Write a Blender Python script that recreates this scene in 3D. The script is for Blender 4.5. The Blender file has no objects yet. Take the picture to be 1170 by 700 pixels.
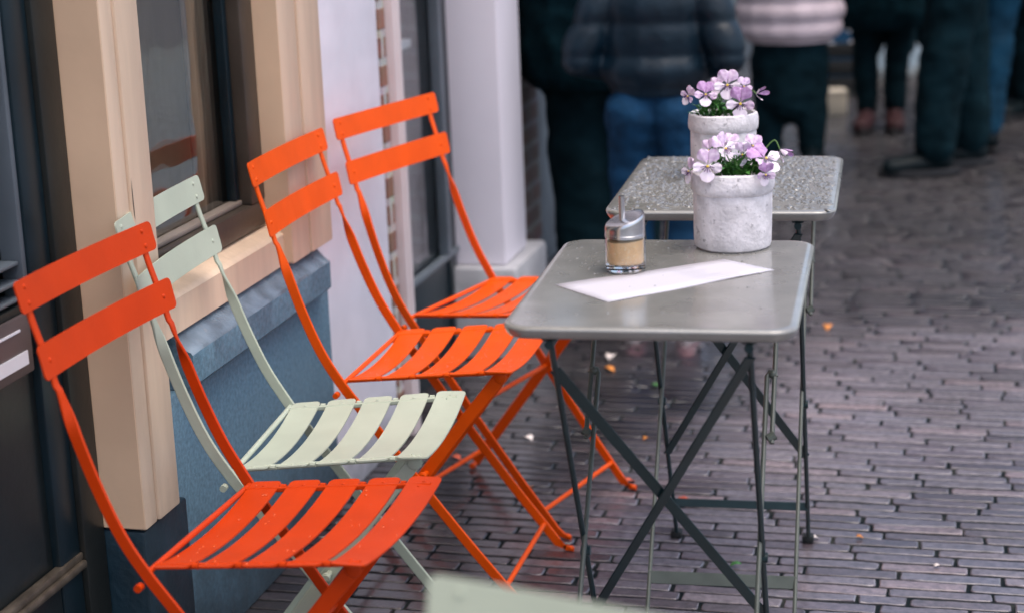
import bpy, bmesh, math, random
from mathutils import Vector, Matrix, noise
random.seed(7)
PI = math.pi
scene = bpy.context.scene
COL = scene.collection

# ------------------------------------------------------------------ helpers
def link(o, parent=None):
    COL.objects.link(o)
    if parent is not None:
        o.parent = parent
    return o

def tag(o, label=None, cat=None, group=None, kind=None):
    if label: o['label'] = label
    if cat: o['category'] = cat
    if group: o['group'] = group
    if kind: o['kind'] = kind
    return o

def thing(name, label, cat, loc=(0, 0, 0), rz=0.0, group=None):
    o = bpy.data.objects.new(name, None)
    o.empty_display_size = 0.1
    COL.objects.link(o)
    o.location = loc
    o.rotation_euler = (0, 0, rz)
    return tag(o, label, cat, group)

def mesh_obj(name, verts, faces, mats, parent=None, smooth=False, midx=None, loc=None):
    me = bpy.data.meshes.new(name)
    me.from_pydata([tuple(v) for v in verts], [], faces)
    if not isinstance(mats, (list, tuple)):
        mats = [mats]
    for m in mats:
        me.materials.append(m)
    if midx:
        for p, i in zip(me.polygons, midx):
            p.material_index = i
    if smooth:
        for p in me.polygons:
            p.use_smooth = True
    me.update()
    o = bpy.data.objects.new(name, me)
    if loc is not None:
        o.location = loc
    return link(o, parent)

class MB:
    """collects shapes into one mesh"""
    def __init__(s):
        s.v = []; s.f = []; s.mi = []; s.sm = []
    def add(s, verts, faces, mi=0, smooth=False):
        b = len(s.v)
        s.v += [tuple(v) for v in verts]
        s.f += [tuple(i + b for i in f) for f in faces]
        s.mi += [mi] * len(faces); s.sm += [smooth] * len(faces)
        return s
    def box(s, x0, x1, y0, y1, z0, z1, bev=0.0, mi=0):
        bm = bmesh.new()
        vs = [bm.verts.new(p) for p in ((x0, y0, z0), (x1, y0, z0), (x1, y1, z0), (x0, y1, z0), (x0, y0, z1), (x1, y0, z1), (x1, y1, z1), (x0, y1, z1))]
        for f in ((0, 3, 2, 1), (4, 5, 6, 7), (0, 1, 5, 4), (1, 2, 6, 5), (2, 3, 7, 6), (3, 0, 4, 7)):
            bm.faces.new([vs[i] for i in f])
        if bev > 0:
            bmesh.ops.bevel(bm, geom=bm.edges[:], offset=bev, segments=2, profile=0.5, affect='EDGES')
        bm.verts.index_update()
        s.add([v.co.copy() for v in bm.verts], [[v.index for v in f.verts] for f in bm.faces], mi)
        bm.free()
        return s
    def tube(s, pts, r, n=10, mi=0, caps=True, rs=None):
        pts = [Vector(p) for p in pts]
        V = []; F = []
        prev = None
        for i, p in enumerate(pts):
            a = pts[max(i - 1, 0)]; b = pts[min(i + 1, len(pts) - 1)]
            t = (b - a).normalized()
            if prev is None:
                u = t.orthogonal().normalized()
            else:
                u = (prev - t * prev.dot(t)).normalized()
            prev = u
            w = t.cross(u)
            rr = rs[i] if rs else r
            for k in range(n):
                an = 2 * PI * k / n
                V.append(p + (u * math.cos(an) + w * math.sin(an)) * rr)
        for i in range(len(pts) - 1):
            for k in range(n):
                F.append((i * n + k, i * n + (k + 1) % n, (i + 1) * n + (k + 1) % n, (i + 1) * n + k))
        if caps:
            F.append(tuple(range(n - 1, -1, -1)))
            F.append(tuple(range((len(pts) - 1) * n, len(pts) * n)))
        return s.add(V, F, mi, True)
    def lathe(s, prof, n=48, mi=0, c=(0, 0, 0), wob=None):
        V = []; F = []
        for i, (r, z) in enumerate(prof):
            for k in range(n):
                an = 2 * PI * k / n
                rr, zz = r, z
                if wob:
                    rr, zz = wob(r, z, an)
                V.append((c[0] + rr * math.cos(an), c[1] + rr * math.sin(an), c[2] + zz))
        for i in range(len(prof) - 1):
            for k in range(n):
                F.append((i * n + k, i * n + (k + 1) % n, (i + 1) * n + (k + 1) % n, (i + 1) * n + k))
        return s.add(V, F, mi, True)
    def bar(s, pts, ups, w, t, mi=0):
        """flat bar swept along pts, ups = width directions"""
        pts = [Vector(p) for p in pts]
        V = []; F = []
        for i, p in enumerate(pts):
            a = pts[max(i - 1, 0)]; b = pts[min(i + 1, len(pts) - 1)]
            tg = (b - a).normalized()
            u = Vector(ups[i]); u = (u - tg * u.dot(tg)).normalized()
            n_ = tg.cross(u).normalized()
            ww = w[i] if isinstance(w, (list, tuple)) else w
            c = min(t * 0.35, 0.0015)
            for (a_, b_) in ((-ww / 2 + c, -t / 2), (ww / 2 - c, -t / 2), (ww / 2, -t / 2 + c), (ww / 2, t / 2 - c), (ww / 2 - c, t / 2), (-ww / 2 + c, t / 2), (-ww / 2, t / 2 - c), (-ww / 2, -t / 2 + c)):
                V.append(p + u * a_ + n_ * b_)
        m = 8
        for i in range(len(pts) - 1):
            for k in range(m):
                F.append((i * m + k, i * m + (k + 1) % m, (i + 1) * m + (k + 1) % m, (i + 1) * m + k))
        F.append(tuple(range(m - 1, -1, -1)))
        F.append(tuple(range((len(pts) - 1) * m, len(pts) * m)))
        return s.add(V, F, mi, True)
    def dome(s, c, nrm, r, h, mi=0, n=10, k=3):
        c = Vector(c); nrm = Vector(nrm).normalized(); u = nrm.orthogonal().normalized(); w = nrm.cross(u)
        V = []; F = []
        for j in range(k):
            a = j / k * PI / 2
            for i in range(n):
                an = 2 * PI * i / n
                V.append(c + (u * math.cos(an) + w * math.sin(an)) * r * math.cos(a) + nrm * h * math.sin(a))
        V.append(c + nrm * h)
        for j in range(k - 1):
            for i in range(n):
                F.append((j * n + i, j * n + (i + 1) % n, (j + 1) * n + (i + 1) % n, (j + 1) * n + i))
        for i in range(n):
            F.append(((k - 1) * n + i, (k - 1) * n + (i + 1) % n, k * n))
        return s.add(V, F, mi, True)
    def build(s, name, mats, parent=None, loc=None):
        me = bpy.data.meshes.new(name)
        me.from_pydata(s.v, [], s.f)
        if not isinstance(mats, (list, tuple)): mats = [mats]
        for m in mats: me.materials.append(m)
        me.polygons.foreach_set('material_index', s.mi)
        me.polygons.foreach_set('use_smooth', s.sm)
        me.update()
        bm = bmesh.new(); bm.from_mesh(me)
        bmesh.ops.recalc_face_normals(bm, faces=bm.faces[:])
        bm.to_mesh(me); bm.free()
        me.set_sharp_from_angle(angle=math.radians(32))
        o = bpy.data.objects.new(name, me)
        if loc is not None: o.location = loc
        return link(o, parent)

def copy_tree(o, parent=None):
    c = o.copy(); COL.objects.link(c)
    if parent is not None: c.parent = parent
    for ch in list(o.children):
        copy_tree(ch, c)
    return c

def catmull(P, n=6):
    P = [Vector(p) for p in P]; out = []
    for i in range(len(P) - 1):
        p0 = P[max(i - 1, 0)]; p1 = P[i]; p2 = P[i + 1]; p3 = P[min(i + 2, len(P) - 1)]
        for k in range(n):
            t = k / n
            out.append(0.5 * ((2 * p1) + (p2 - p0) * t + (2 * p0 - 5 * p1 + 4 * p2 - p3) * t * t + (3 * p1 - p0 - 3 * p2 + p3) * t ** 3))
    out.append(P[-1])
    return out

# ------------------------------------------------------------------ materials
def M(name, base, rough=0.5, metal=0.0, var=0.12, vscale=8.0, bump=0.0, bscale=60.0, spec=0.5,
      rvar=0.0, speck=None, coat=0.0, trans=0.0, ior=1.45, sheen=0.0, base2=None, detail=6.0, stretch=None, island=0.0, thr=(0.35, 0.65), dirt=None):
    m = bpy.data.materials.new(name); m.use_nodes = True
    nt = m.node_tree; N = nt.nodes; L = nt.links
    b = N['Principled BSDF']
    b.inputs['Roughness'].default_value = rough
    b.inputs['Metallic'].default_value = metal
    b.inputs['IOR'].default_value = ior
    b.inputs['Specular IOR Level'].default_value = spec
    b.inputs['Coat Weight'].default_value = coat
    b.inputs['Coat Roughness'].default_value = 0.15
    b.inputs['Transmission Weight'].default_value = trans
    if sheen:
        b.inputs['Sheen Weight'].default_value = sheen
    tc = N.new('ShaderNodeTexCoord')
    mp = N.new('ShaderNodeMapping')
    L.new(tc.outputs['Object'], mp.inputs['Vector'])
    if stretch: mp.inputs['Scale'].default_value = stretch
    vec = mp.outputs['Vector']
    nz = N.new('ShaderNodeTexNoise'); nz.inputs['Scale'].default_value = vscale; nz.inputs['Detail'].default_value = detail
    L.new(vec, nz.inputs['Vector'])
    if base2 is None:
        c0 = [max(0, c * (1 - var)) for c in base]; c1 = [min(1, c * (1 + var)) for c in base]
    else:
        c0, c1 = base, base2
    rp = N.new('ShaderNodeValToRGB')
    rp.color_ramp.elements[0].position = thr[0]; rp.color_ramp.elements[1].position = thr[1]
    rp.color_ramp.elements[0].color = (*c0, 1); rp.color_ramp.elements[1].color = (*c1, 1)
    L.new(nz.outputs['Fac'], rp.inputs['Fac'])
    col = rp.outputs['Color']
    if island:
        g = N.new('ShaderNodeNewGeometry')
        mr = N.new('ShaderNodeMapRange'); mr.inputs['To Min'].default_value = 1 - island; mr.inputs['To Max'].default_value = 1 + island
        L.new(g.outputs['Random Per Island'], mr.inputs['Value'])
        hs = N.new('ShaderNodeHueSaturation')
        L.new(mr.outputs['Result'], hs.inputs['Value']); L.new(col, hs.inputs['Color'])
        col = hs.outputs['Color']
    if speck:                                     # (colour, scale, threshold)
        n2 = N.new('ShaderNodeTexNoise'); n2.inputs['Scale'].default_value = speck[1]; n2.inputs['Detail'].default_value = 8
        n2.inputs['Roughness'].default_value = 0.7
        L.new(vec, n2.inputs['Vector'])
        r2 = N.new('ShaderNodeValToRGB'); r2.color_ramp.elements[0].position = speck[2]; r2.color_ramp.elements[1].position = min(1, speck[2] + 0.08)
        L.new(n2.outputs['Fac'], r2.inputs['Fac'])
        mx = N.new('ShaderNodeMix'); mx.data_type = 'RGBA'
        L.new(r2.outputs['Color'], mx.inputs['Factor']); L.new(col, mx.inputs['A']); mx.inputs['B'].default_value = (*speck[0], 1)
        col = mx.outputs['Result']
    if dirt:                                      # (colour, height): splash dirt fading upwards
        sz = N.new('ShaderNodeSeparateXYZ'); L.new(tc.outputs['Object'], sz.inputs[0])
        n6 = N.new('ShaderNodeTexNoise'); n6.inputs['Scale'].default_value = 14; n6.inputs['Detail'].default_value = 9; n6.inputs['Roughness'].default_value = 0.7
        L.new(tc.outputs['Object'], n6.inputs['Vector'])
        ma = N.new('ShaderNodeMath'); ma.operation = 'MULTIPLY_ADD'; ma.inputs[1].default_value = -dirt[1] * 1.6; L.new(n6.outputs['Fac'], ma.inputs[0]); L.new(sz.outputs['Z'], ma.inputs[2])
        md_ = N.new('ShaderNodeMapRange'); md_.interpolation_type = 'SMOOTHSTEP'; md_.inputs['From Min'].default_value = -dirt[1] * 0.9; md_.inputs['From Max'].default_value = dirt[1] * 0.35
        md_.inputs['To Min'].default_value = 0.85; md_.inputs['To Max'].default_value = 0.0; L.new(ma.outputs[0], md_.inputs['Value'])
        mx2 = N.new('ShaderNodeMix'); mx2.data_type = 'RGBA'; L.new(md_.outputs[0], mx2.inputs['Factor']); L.new(col, mx2.inputs['A']); mx2.inputs['B'].default_value = (*dirt[0], 1)
        col = mx2.outputs['Result']
    L.new(col, b.inputs['Base Color'])
    if rvar:
        n3 = N.new('ShaderNodeTexNoise'); n3.inputs['Scale'].default_value = vscale * 0.7; n3.inputs['Detail'].default_value = 5
        L.new(vec, n3.inputs['Vector'])
        mr2 = N.new('ShaderNodeMapRange'); mr2.inputs['From Min'].default_value = 0.35; mr2.inputs['From Max'].default_value = 0.65
        mr2.inputs['To Min'].default_value = max(0.02, rough - rvar); mr2.inputs['To Max'].default_value = min(1, rough + rvar)
        L.new(n3.outputs['Fac'], mr2.inputs['Value']); L.new(mr2.outputs['Result'], b.inputs['Roughness'])
    if bump:
        n4 = N.new('ShaderNodeTexNoise'); n4.inputs['Scale'].default_value = bscale; n4.inputs['Detail'].default_value = 5
        L.new(vec, n4.inputs['Vector'])
        bp = N.new('ShaderNodeBump'); bp.inputs['Strength'].default_value = bump; bp.inputs['Distance'].default_value = 0.01
        L.new(n4.outputs['Fac'], bp.inputs['Height']); L.new(bp.outputs['Normal'], b.inputs['Normal'])
    return m

ORANGE_DIM = M('orange_paint_dim', (0.52, 0.040, 0.002), 0.42, spec=0.22, var=0.06, vscale=14, bump=0.03, bscale=180, rvar=0.06, speck=((0.34, 0.022, 0.005), 70, 0.665))  # same orange paint, darkened copy for the dimmer nearest chair
ORANGE_LIT = M('orange_paint_lit', (0.74, 0.080, 0.001), 0.42, spec=0.22, var=0.06, vscale=14, bump=0.03, bscale=180, rvar=0.06, speck=((0.5, 0.05, 0.004), 70, 0.665))  # same orange paint, lighter copy for the better lit far chairs
PALEGREEN = M('pale_green_paint', (0.43, 0.475, 0.375), 0.38, var=0.05, vscale=12, bump=0.03, bscale=180, rvar=0.06, speck=((0.30, 0.34, 0.25), 70, 0.665))
TABLETOP = M('taupe_table_paint', (0.222, 0.215, 0.192), 0.32, var=0.14, vscale=12, bump=0.05, bscale=220, rvar=0.14, speck=((0.13, 0.125, 0.11), 60, 0.66), coat=1.0)
TABLETOP.node_tree.nodes['Principled BSDF'].inputs['Coat IOR'].default_value = 1.75
FRAMEDK = M('dark_green_metal', (0.009, 0.027, 0.031), 0.35, var=0.15, vscale=20, bump=0.02, bscale=200)
FRAMELT = M('grey_green_metal', (0.075, 0.088, 0.075), 0.35, var=0.15, vscale=20)
RUBBER = M('black_rubber', (0.01, 0.012, 0.013), 0.6)
CREAM = M('cream_paint', (0.72, 0.545, 0.395), 0.42, var=0.07, vscale=9, bump=0.10, bscale=30, stretch=(3, 3, 0.35), speck=((0.50, 0.36, 0.28), 40, 0.70), dirt=((0.34, 0.25, 0.19), 0.36))
CREAM_T = M('tan_side_paint', (0.72, 0.50, 0.335), 0.45, var=0.06, vscale=5, bump=0.05, bscale=40)
WHITEP = M('white_wall_paint', (0.86, 0.83, 0.89), 0.5, var=0.05, vscale=7, bump=0.12, bscale=24, speck=((0.58, 0.56, 0.60), 26, 0.70), dirt=((0.30, 0.30, 0.31), 0.16))
WHITEC = M('off_white_column', (0.86, 0.80, 0.85), 0.5, var=0.03, vscale=4, bump=0.03, bscale=30)
SLATE = M('blue_slate', (0.098, 0.178, 0.238), 0.6, var=0.20, vscale=130, bump=0.08, bscale=420, rvar=0.12, speck=((0.17, 0.27, 0.34), 300, 0.60), detail=12, dirt=((0.030, 0.045, 0.055), 0.28))
SLATE_L = M('worn_slate', (0.15, 0.195, 0.24), 0.38, var=0.3, vscale=22, bump=0.2, bscale=90, rvar=0.15, speck=((0.28, 0.29, 0.31), 30, 0.62), detail=10)
NAVYST = M('navy_base_stone', (0.006, 0.020, 0.032), 0.45, var=0.25, vscale=14, bump=0.15, bscale=80, rvar=0.1)
GREYST = M('grey_base_stone', (0.36, 0.36, 0.38), 0.5, var=0.15, vscale=14, bump=0.12, bscale=80)
DOORDK = M('dark_door_paint', (0.006, 0.009, 0.010), 0.30, var=0.2, vscale=8, bump=0.04, bscale=60)
JAMB = M('brown_black_jamb', (0.011, 0.013, 0.012), 0.4, var=0.2, vscale=8, bump=0.05, bscale=60)
TEALFR = M('dark_teal_frame', (0.003, 0.012, 0.018), 0.35, var=0.2, vscale=8)
BROWNFR = M('brown_window_frame', (0.055, 0.042, 0.032), 0.38, var=0.2, vscale=8, bump=0.04, bscale=50)
GREYBEAD = M('grey_glazing_bead', (0.10, 0.12, 0.14), 0.35)
PLATE = M('grey_letter_plate', (0.085, 0.066, 0.068), 0.35, var=0.15)
WHITESTRIP = M('white_strip', (0.75, 0.75, 0.80), 0.5, var=0.03)
CURTAIN = M('brown_curtain', (0.34, 0.25, 0.18), 0.85, var=0.3, vscale=6, stretch=(1, 14, 0.3))
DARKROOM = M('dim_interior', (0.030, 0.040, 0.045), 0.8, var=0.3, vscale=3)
WARMROOM = M('warm_interior_panel', (0.30, 0.20, 0.10), 0.8, var=0.3, vscale=3)
TEALSPOT = M('teal_spot', (0.01, 0.22, 0.22), 0.4)
BOXGREY = M('grey_box', (0.16, 0.19, 0.18), 0.5, var=0.2)
GLAZINGDK = M('shop_glazing_backing', (0.045, 0.065, 0.072), 0.5, var=0.35, vscale=3)
DADO = M('blue_grey_dado', (0.085, 0.105, 0.125), 0.45, var=0.35, vscale=5, bump=0.06, bscale=40, detail=8)

def glass(name, tint=(0.9, 0.95, 0.95), rough=0.0):
    m = bpy.data.materials.new(name); m.use_nodes = True
    nt = m.node_tree; N = nt.nodes; L = nt.links
    b = N['Principled BSDF']; b.inputs['Base Color'].default_value = (*tint, 1)
    b.inputs['Roughness'].default_value = rough; b.inputs['Transmission Weight'].default_value = 1.0; b.inputs['IOR'].default_value = 1.5
    tc = N.new('ShaderNodeTexCoord'); nz = N.new('ShaderNodeTexNoise'); nz.inputs['Scale'].default_value = 3.0
    L.new(tc.outputs['Object'], nz.inputs['Vector'])
    bp = N.new('ShaderNodeBump'); bp.inputs['Strength'].default_value = 0.22 if 'window' in name else 0.02; bp.inputs['Distance'].default_value = 0.02
    L.new(nz.outputs['Fac'], bp.inputs['Height']); L.new(bp.outputs['Normal'], b.inputs['Normal'])
    return m
GLASS = glass('window_glass')
JARGLASS = glass('jar_glass', (0.97, 0.98, 0.98))
WATER = M('water_drop', (0.17, 0.17, 0.165), 0.16, var=0.1, spec=1.0, ior=1.4, coat=0.5)
WATER.node_tree.nodes['Principled BSDF'].inputs['Coat Roughness'].default_value = 0.02

def brick_mat(name, c1, c2, mortar, scale=1.0, bw=0.21, rh=0.062, ms=0.01, axis='YZ'):
    m = bpy.data.materials.new(name); m.use_nodes = True
    nt = m.node_tree; N = nt.nodes; L = nt.links; b = N['Principled BSDF']
    tc = N.new('ShaderNodeTexCoord'); sx = N.new('ShaderNodeSeparateXYZ'); cx_ = N.new('ShaderNodeCombineXYZ')
    L.new(tc.outputs['Object'], sx.inputs[0])
    L.new(sx.outputs[axis[0]], cx_.inputs['X']); L.new(sx.outputs[axis[1]], cx_.inputs['Y'])
    bt = N.new('ShaderNodeTexBrick'); bt.inputs['Scale'].default_value = scale
    bt.inputs['Color1'].default_value = (*c1, 1); bt.inputs['Color2'].default_value = (*c2, 1); bt.inputs['Mortar'].default_value = (*mortar, 1)
    bt.inputs['Mortar Size'].default_value = ms; bt.inputs['Brick Width'].default_value = bw; bt.inputs['Row Height'].default_value = rh
    bt.inputs['Mortar Smooth'].default_value = 0.3
    L.new(cx_.outputs[0], bt.inputs['Vector'])
    nz = N.new('ShaderNodeTexNoise'); nz.inputs['Scale'].default_value = 25; L.new(tc.outputs['Object'], nz.inputs['Vector'])
    mx = N.new('ShaderNodeMix'); mx.data_type = 'RGBA'; mx.blend_type = 'MULTIPLY'; mx.inputs['Factor'].default_value = 0.5
    L.new(bt.outputs['Color'], mx.inputs['A']); L.new(nz.outputs['Color'], mx.inputs['B'])
    L.new(mx.outputs['Result'], b.inputs['Base Color'])
    bp = N.new('ShaderNodeBump'); bp.inputs['Strength'].default_value = 0.6; bp.inputs['Distance'].default_value = 0.006; bp.invert = True
    L.new(bt.outputs['Fac'], bp.inputs['Height']); L.new(bp.outputs['Normal'], b.inputs['Normal'])
    b.inputs['Roughness'].default_value = 0.55
    return m
WALLBRICK = brick_mat('red_brick_wall', (0.26, 0.13, 0.09), (0.34, 0.17, 0.11), (0.55, 0.52, 0.50))
WALLBRICK2 = brick_mat('dark_brick_wall', (0.12, 0.075, 0.065), (0.17, 0.095, 0.08), (0.22, 0.21, 0.21))

# ------------------------------------------------------------------ ground
def paving_mat():
    m = bpy.data.materials.new('wet_clinker_brick'); m.use_nodes = True
    nt = m.node_tree; N = nt.nodes; L = nt.links; b = N['Principled BSDF']
    tc = N.new('ShaderNodeTexCoord'); g = N.new('ShaderNodeNewGeometry')
    rp = N.new('ShaderNodeValToRGB'); e = rp.color_ramp.elements
    e[0].position = 0.0; e[0].color = (0.058, 0.045, 0.052, 1)
    e[1].position = 1.0; e[1].color = (0.190, 0.142, 0.150, 1)
    for pos, c in ((0.3, (0.108, 0.088, 0.102)), (0.55, (0.112, 0.100, 0.118)), (0.8, (0.150, 0.128, 0.144))):
        x = e.new(pos); x.color = (*c, 1)
    L.new(g.outputs['Random Per Island'], rp.inputs['Fac'])
    n1 = N.new('ShaderNodeTexNoise'); n1.inputs['Scale'].default_value = 60; n1.inputs['Detail'].default_value = 8; n1.inputs['Roughness'].default_value = 0.65
    L.new(tc.outputs['Object'], n1.inputs['Vector'])
    mr = N.new('ShaderNodeMapRange'); mr.inputs['From Min'].default_value = 0.3; mr.inputs['From Max'].default_value = 0.7; mr.inputs['To Min'].default_value = 0.45; mr.inputs['To Max'].default_value = 1.55
    L.new(n1.outputs['Fac'], mr.inputs['Value'])
    n2 = N.new('ShaderNodeTexNoise'); n2.inputs['Scale'].default_value = 1.6; n2.inputs['Detail'].default_value = 6
    L.new(tc.outputs['Object'], n2.inputs['Vector'])
    mr2 = N.new('ShaderNodeMapRange'); mr2.inputs['From Min'].default_value = 0.35; mr2.inputs['From Max'].default_value = 0.65; mr2.inputs['To Min'].default_value = 0.75; mr2.inputs['To Max'].default_value = 1.2
    L.new(n2.outputs['Fac'], mr2.inputs['Value'])
    mu = N.new('ShaderNodeMath'); mu.operation = 'MULTIPLY'; L.new(mr.outputs[0], mu.inputs[0]); L.new(mr2.outputs[0], mu.inputs[1])
    hs = N.new('ShaderNodeHueSaturation'); L.new(rp.outputs['Color'], hs.inputs['Color']); L.new(mu.outputs[0], hs.inputs['Value'])
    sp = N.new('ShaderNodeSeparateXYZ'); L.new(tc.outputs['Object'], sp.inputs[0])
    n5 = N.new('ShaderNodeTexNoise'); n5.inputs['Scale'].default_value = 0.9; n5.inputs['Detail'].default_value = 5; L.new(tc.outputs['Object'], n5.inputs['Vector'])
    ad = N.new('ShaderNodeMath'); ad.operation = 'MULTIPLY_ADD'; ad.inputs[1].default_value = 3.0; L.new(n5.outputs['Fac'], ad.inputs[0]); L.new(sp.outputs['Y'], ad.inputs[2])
    shade_mask = N.new('ShaderNodeMapRange'); shade_mask.interpolation_type = 'SMOOTHSTEP'; shade_mask.inputs['From Min'].default_value = 6.0; shade_mask.inputs['From Max'].default_value = 7.4; xw = N.new('ShaderNodeMapRange'); xw.inputs['From Min'].default_value = -0.30; xw.inputs['From Max'].default_value = -1.1; xw.inputs['To Max'].default_value = 2.9; L.new(sp.outputs['X'], xw.inputs['Value'])
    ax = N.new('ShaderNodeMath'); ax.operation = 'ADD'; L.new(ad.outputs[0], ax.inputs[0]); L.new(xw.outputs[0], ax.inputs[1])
    L.new(ax.outputs[0], shade_mask.inputs['Value'])
    wm = N.new('ShaderNodeMix'); wm.data_type = 'RGBA'; wm.blend_type = 'MULTIPLY'; wm.inputs['B'].default_value = (0.22, 0.21, 0.22, 1)  # shade and dark reflections painted into brick colour, far off and by the facade
    L.new(shade_mask.outputs[0], wm.inputs['Factor']); L.new(hs.outputs['Color'], wm.inputs['A'])
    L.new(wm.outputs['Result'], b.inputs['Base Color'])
    cr_ = N.new('ShaderNodeMapRange'); cr_.inputs['To Min'].default_value = 0.26; cr_.inputs['To Max'].default_value = 0.16; L.new(shade_mask.outputs[0], cr_.inputs['Value']); L.new(cr_.outputs[0], b.inputs['Coat Roughness'])
    # wetness: roughness patches
    n3 = N.new('ShaderNodeTexNoise'); n3.inputs['Scale'].default_value = 5.0; n3.inputs['Detail'].default_value = 8
    L.new(tc.outputs['Object'], n3.inputs['Vector'])
    mr3 = N.new('ShaderNodeMapRange'); mr3.inputs['From Min'].default_value = 0.38; mr3.inputs['From Max'].default_value = 0.62; mr3.inputs['To Min'].default_value = 0.28; mr3.inputs['To Max'].default_value = 0.6
    L.new(n3.outputs['Fac'], mr3.inputs['Value']); L.new(mr3.outputs[0], b.inputs['Roughness'])
    n4 = N.new('ShaderNodeTexNoise'); n4.inputs['Scale'].default_value = 140; n4.inputs['Detail'].default_value = 6
    L.new(tc.outputs['Object'], n4.inputs['Vector'])
    b.inputs['Coat Weight'].default_value = 1.0; b.inputs['Coat IOR'].default_value = 1.6
    bp = N.new('ShaderNodeBump'); bp.inputs['Strength'].default_value = 0.6; bp.inputs['Distance'].default_value = 0.002
    L.new(n4.outputs['Fac'], bp.inputs['Height']); L.new(bp.outputs['Normal'], b.inputs['Normal'])
    return m
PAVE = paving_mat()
JOINT = M('dark_wet_sand', (0.004, 0.008, 0.010), 0.8, spec=0.15, vscale=11, bump=0.3, bscale=120, base2=(0.040, 0.042, 0.036), thr=(0.48, 0.78), detail=10)
FARPAVE = brick_mat('far_clinker', (0.075, 0.055, 0.062), (0.11, 0.08, 0.088), (0.02, 0.02, 0.022), bw=0.19, rh=0.0435, ms=0.006, axis='XY')
FARPAVE.node_tree.nodes['Principled BSDF'].inputs['Roughness'].default_value = 0.38

def ground():
    S = 400
    tag(mesh_obj('ground', [(-S, -S, -0.014), (S, -S, -0.014), (S, S, -0.014), (-S, S, -0.014)], [(0, 1, 2, 3)], FARPAVE), kind='structure')
    tag(mesh_obj('sand_bed', [(-1.6, 0.9, -0.0028), (2.9, 0.9, -0.0028), (2.9, 16, -0.0028), (-1.6, 16, -0.0028)], [(0, 1, 2, 3)], JOINT), kind='structure')
    rnd = random.Random(3)
    V = []; F = []; SM = []
    rh = 0.0392; bl = 0.174
    y = 1.0; row = 0
    while y < 15.9:
        x = -1.40 - rnd.random() * 0.19 + (0.095 if row % 2 else 0)
        skew = 0.012 * math.sin(y * 0.7) + 0.006 * math.sin(y * 2.3)
        rhk = rh * (1 + 0.07 * (rnd.random() - .5))
        while x < 2.85:
            l = bl * (1 + 0.20 * (rnd.random() - .5))
            if rnd.random() < 0.035: l *= 0.55
            g = 0.0042 + 0.0042 * rnd.random()
            gx = 0.003 + 0.006 * rnd.random()
            x0, x1 = x + gx / 2, x + l - gx / 2
            wav = lambda xx: skew * 0 + 0.009 * noise.noise((xx * 0.8, y * 0.8, 3.1)) + 0.0012 * noise.noise((xx * 5, y * 5, 7.7))
            ya, yb = y + g / 2, y + rhk - g / 2
            yo = rnd.uniform(-0.0012, 0.0012)
            h = rnd.uniform(-0.0008, 0.0010)
            tx, ty = rnd.uniform(-0.007, 0.007), rnd.uniform(-0.02, 0.02)
            xm, ym = (x0 + x1) / 2, (ya + yb) / 2
            b = len(V)
            rr = rnd.uniform(0.002, 0.0065)
            nseg = 6
            # outline: rounded corners, slightly wavy long edges
            out = []
            def P(px, py):
                px += rnd.uniform(-.0016, .0016); py += rnd.uniform(-.0015, .0015)
                out.append((px, py))
            P(x0, ya + rr); P(x0 + rr * .35, ya + rr * .35); P(x0 + rr, ya)
            for q in (0.2, 0.4, 0.6, 0.8): P(x0 + (x1 - x0) * q, ya)
            P(x1 - rr, ya); P(x1 - rr * .35, ya + rr * .35); P(x1, ya + rr)
            P(x1, yb - rr); P(x1 - rr * .35, yb - rr * .35); P(x1 - rr, yb)
            for q in (0.8, 0.6, 0.4, 0.2): P(x0 + (x1 - x0) * q, yb)
            P(x0 + rr, yb); P(x0 + rr * .35, yb - rr * .35); P(x0, yb - rr)
            n = len(out)
            lip = rnd.uniform(0.0018, 0.0035)
            for (k, dz) in ((1.0, -0.03), (1.0, -0.0011), (0.0, 0.0)):
                for (px, py) in out:
                    if k == 0.0:
                        dx_, dy_ = xm - px, ym - py
                        qx = px + (lip if dx_ > 0 else -lip); qy = py + (lip if dy_ > 0 else -lip) * min(1, abs(dy_) / 0.012)
                    else:
                        qx, qy = px, py
                    V.append((qx, qy + yo + wav(qx), h + dz + tx * (qx - xm) + ty * (qy - ym)))
            for r_ in range(2):
                for i in range(n):
                    F.append((b + r_ * n + i, b + r_ * n + (i + 1) % n, b + (r_ + 1) * n + (i + 1) % n, b + (r_ + 1) * n + i)); SM.append(r_ == 1)
            F.append(tuple(b + 2 * n + i for i in range(n))); SM.append(False)
            x += l
        y += rhk; row += 1
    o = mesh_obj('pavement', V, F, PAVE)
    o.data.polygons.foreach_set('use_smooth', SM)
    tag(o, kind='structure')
ground()

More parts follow.
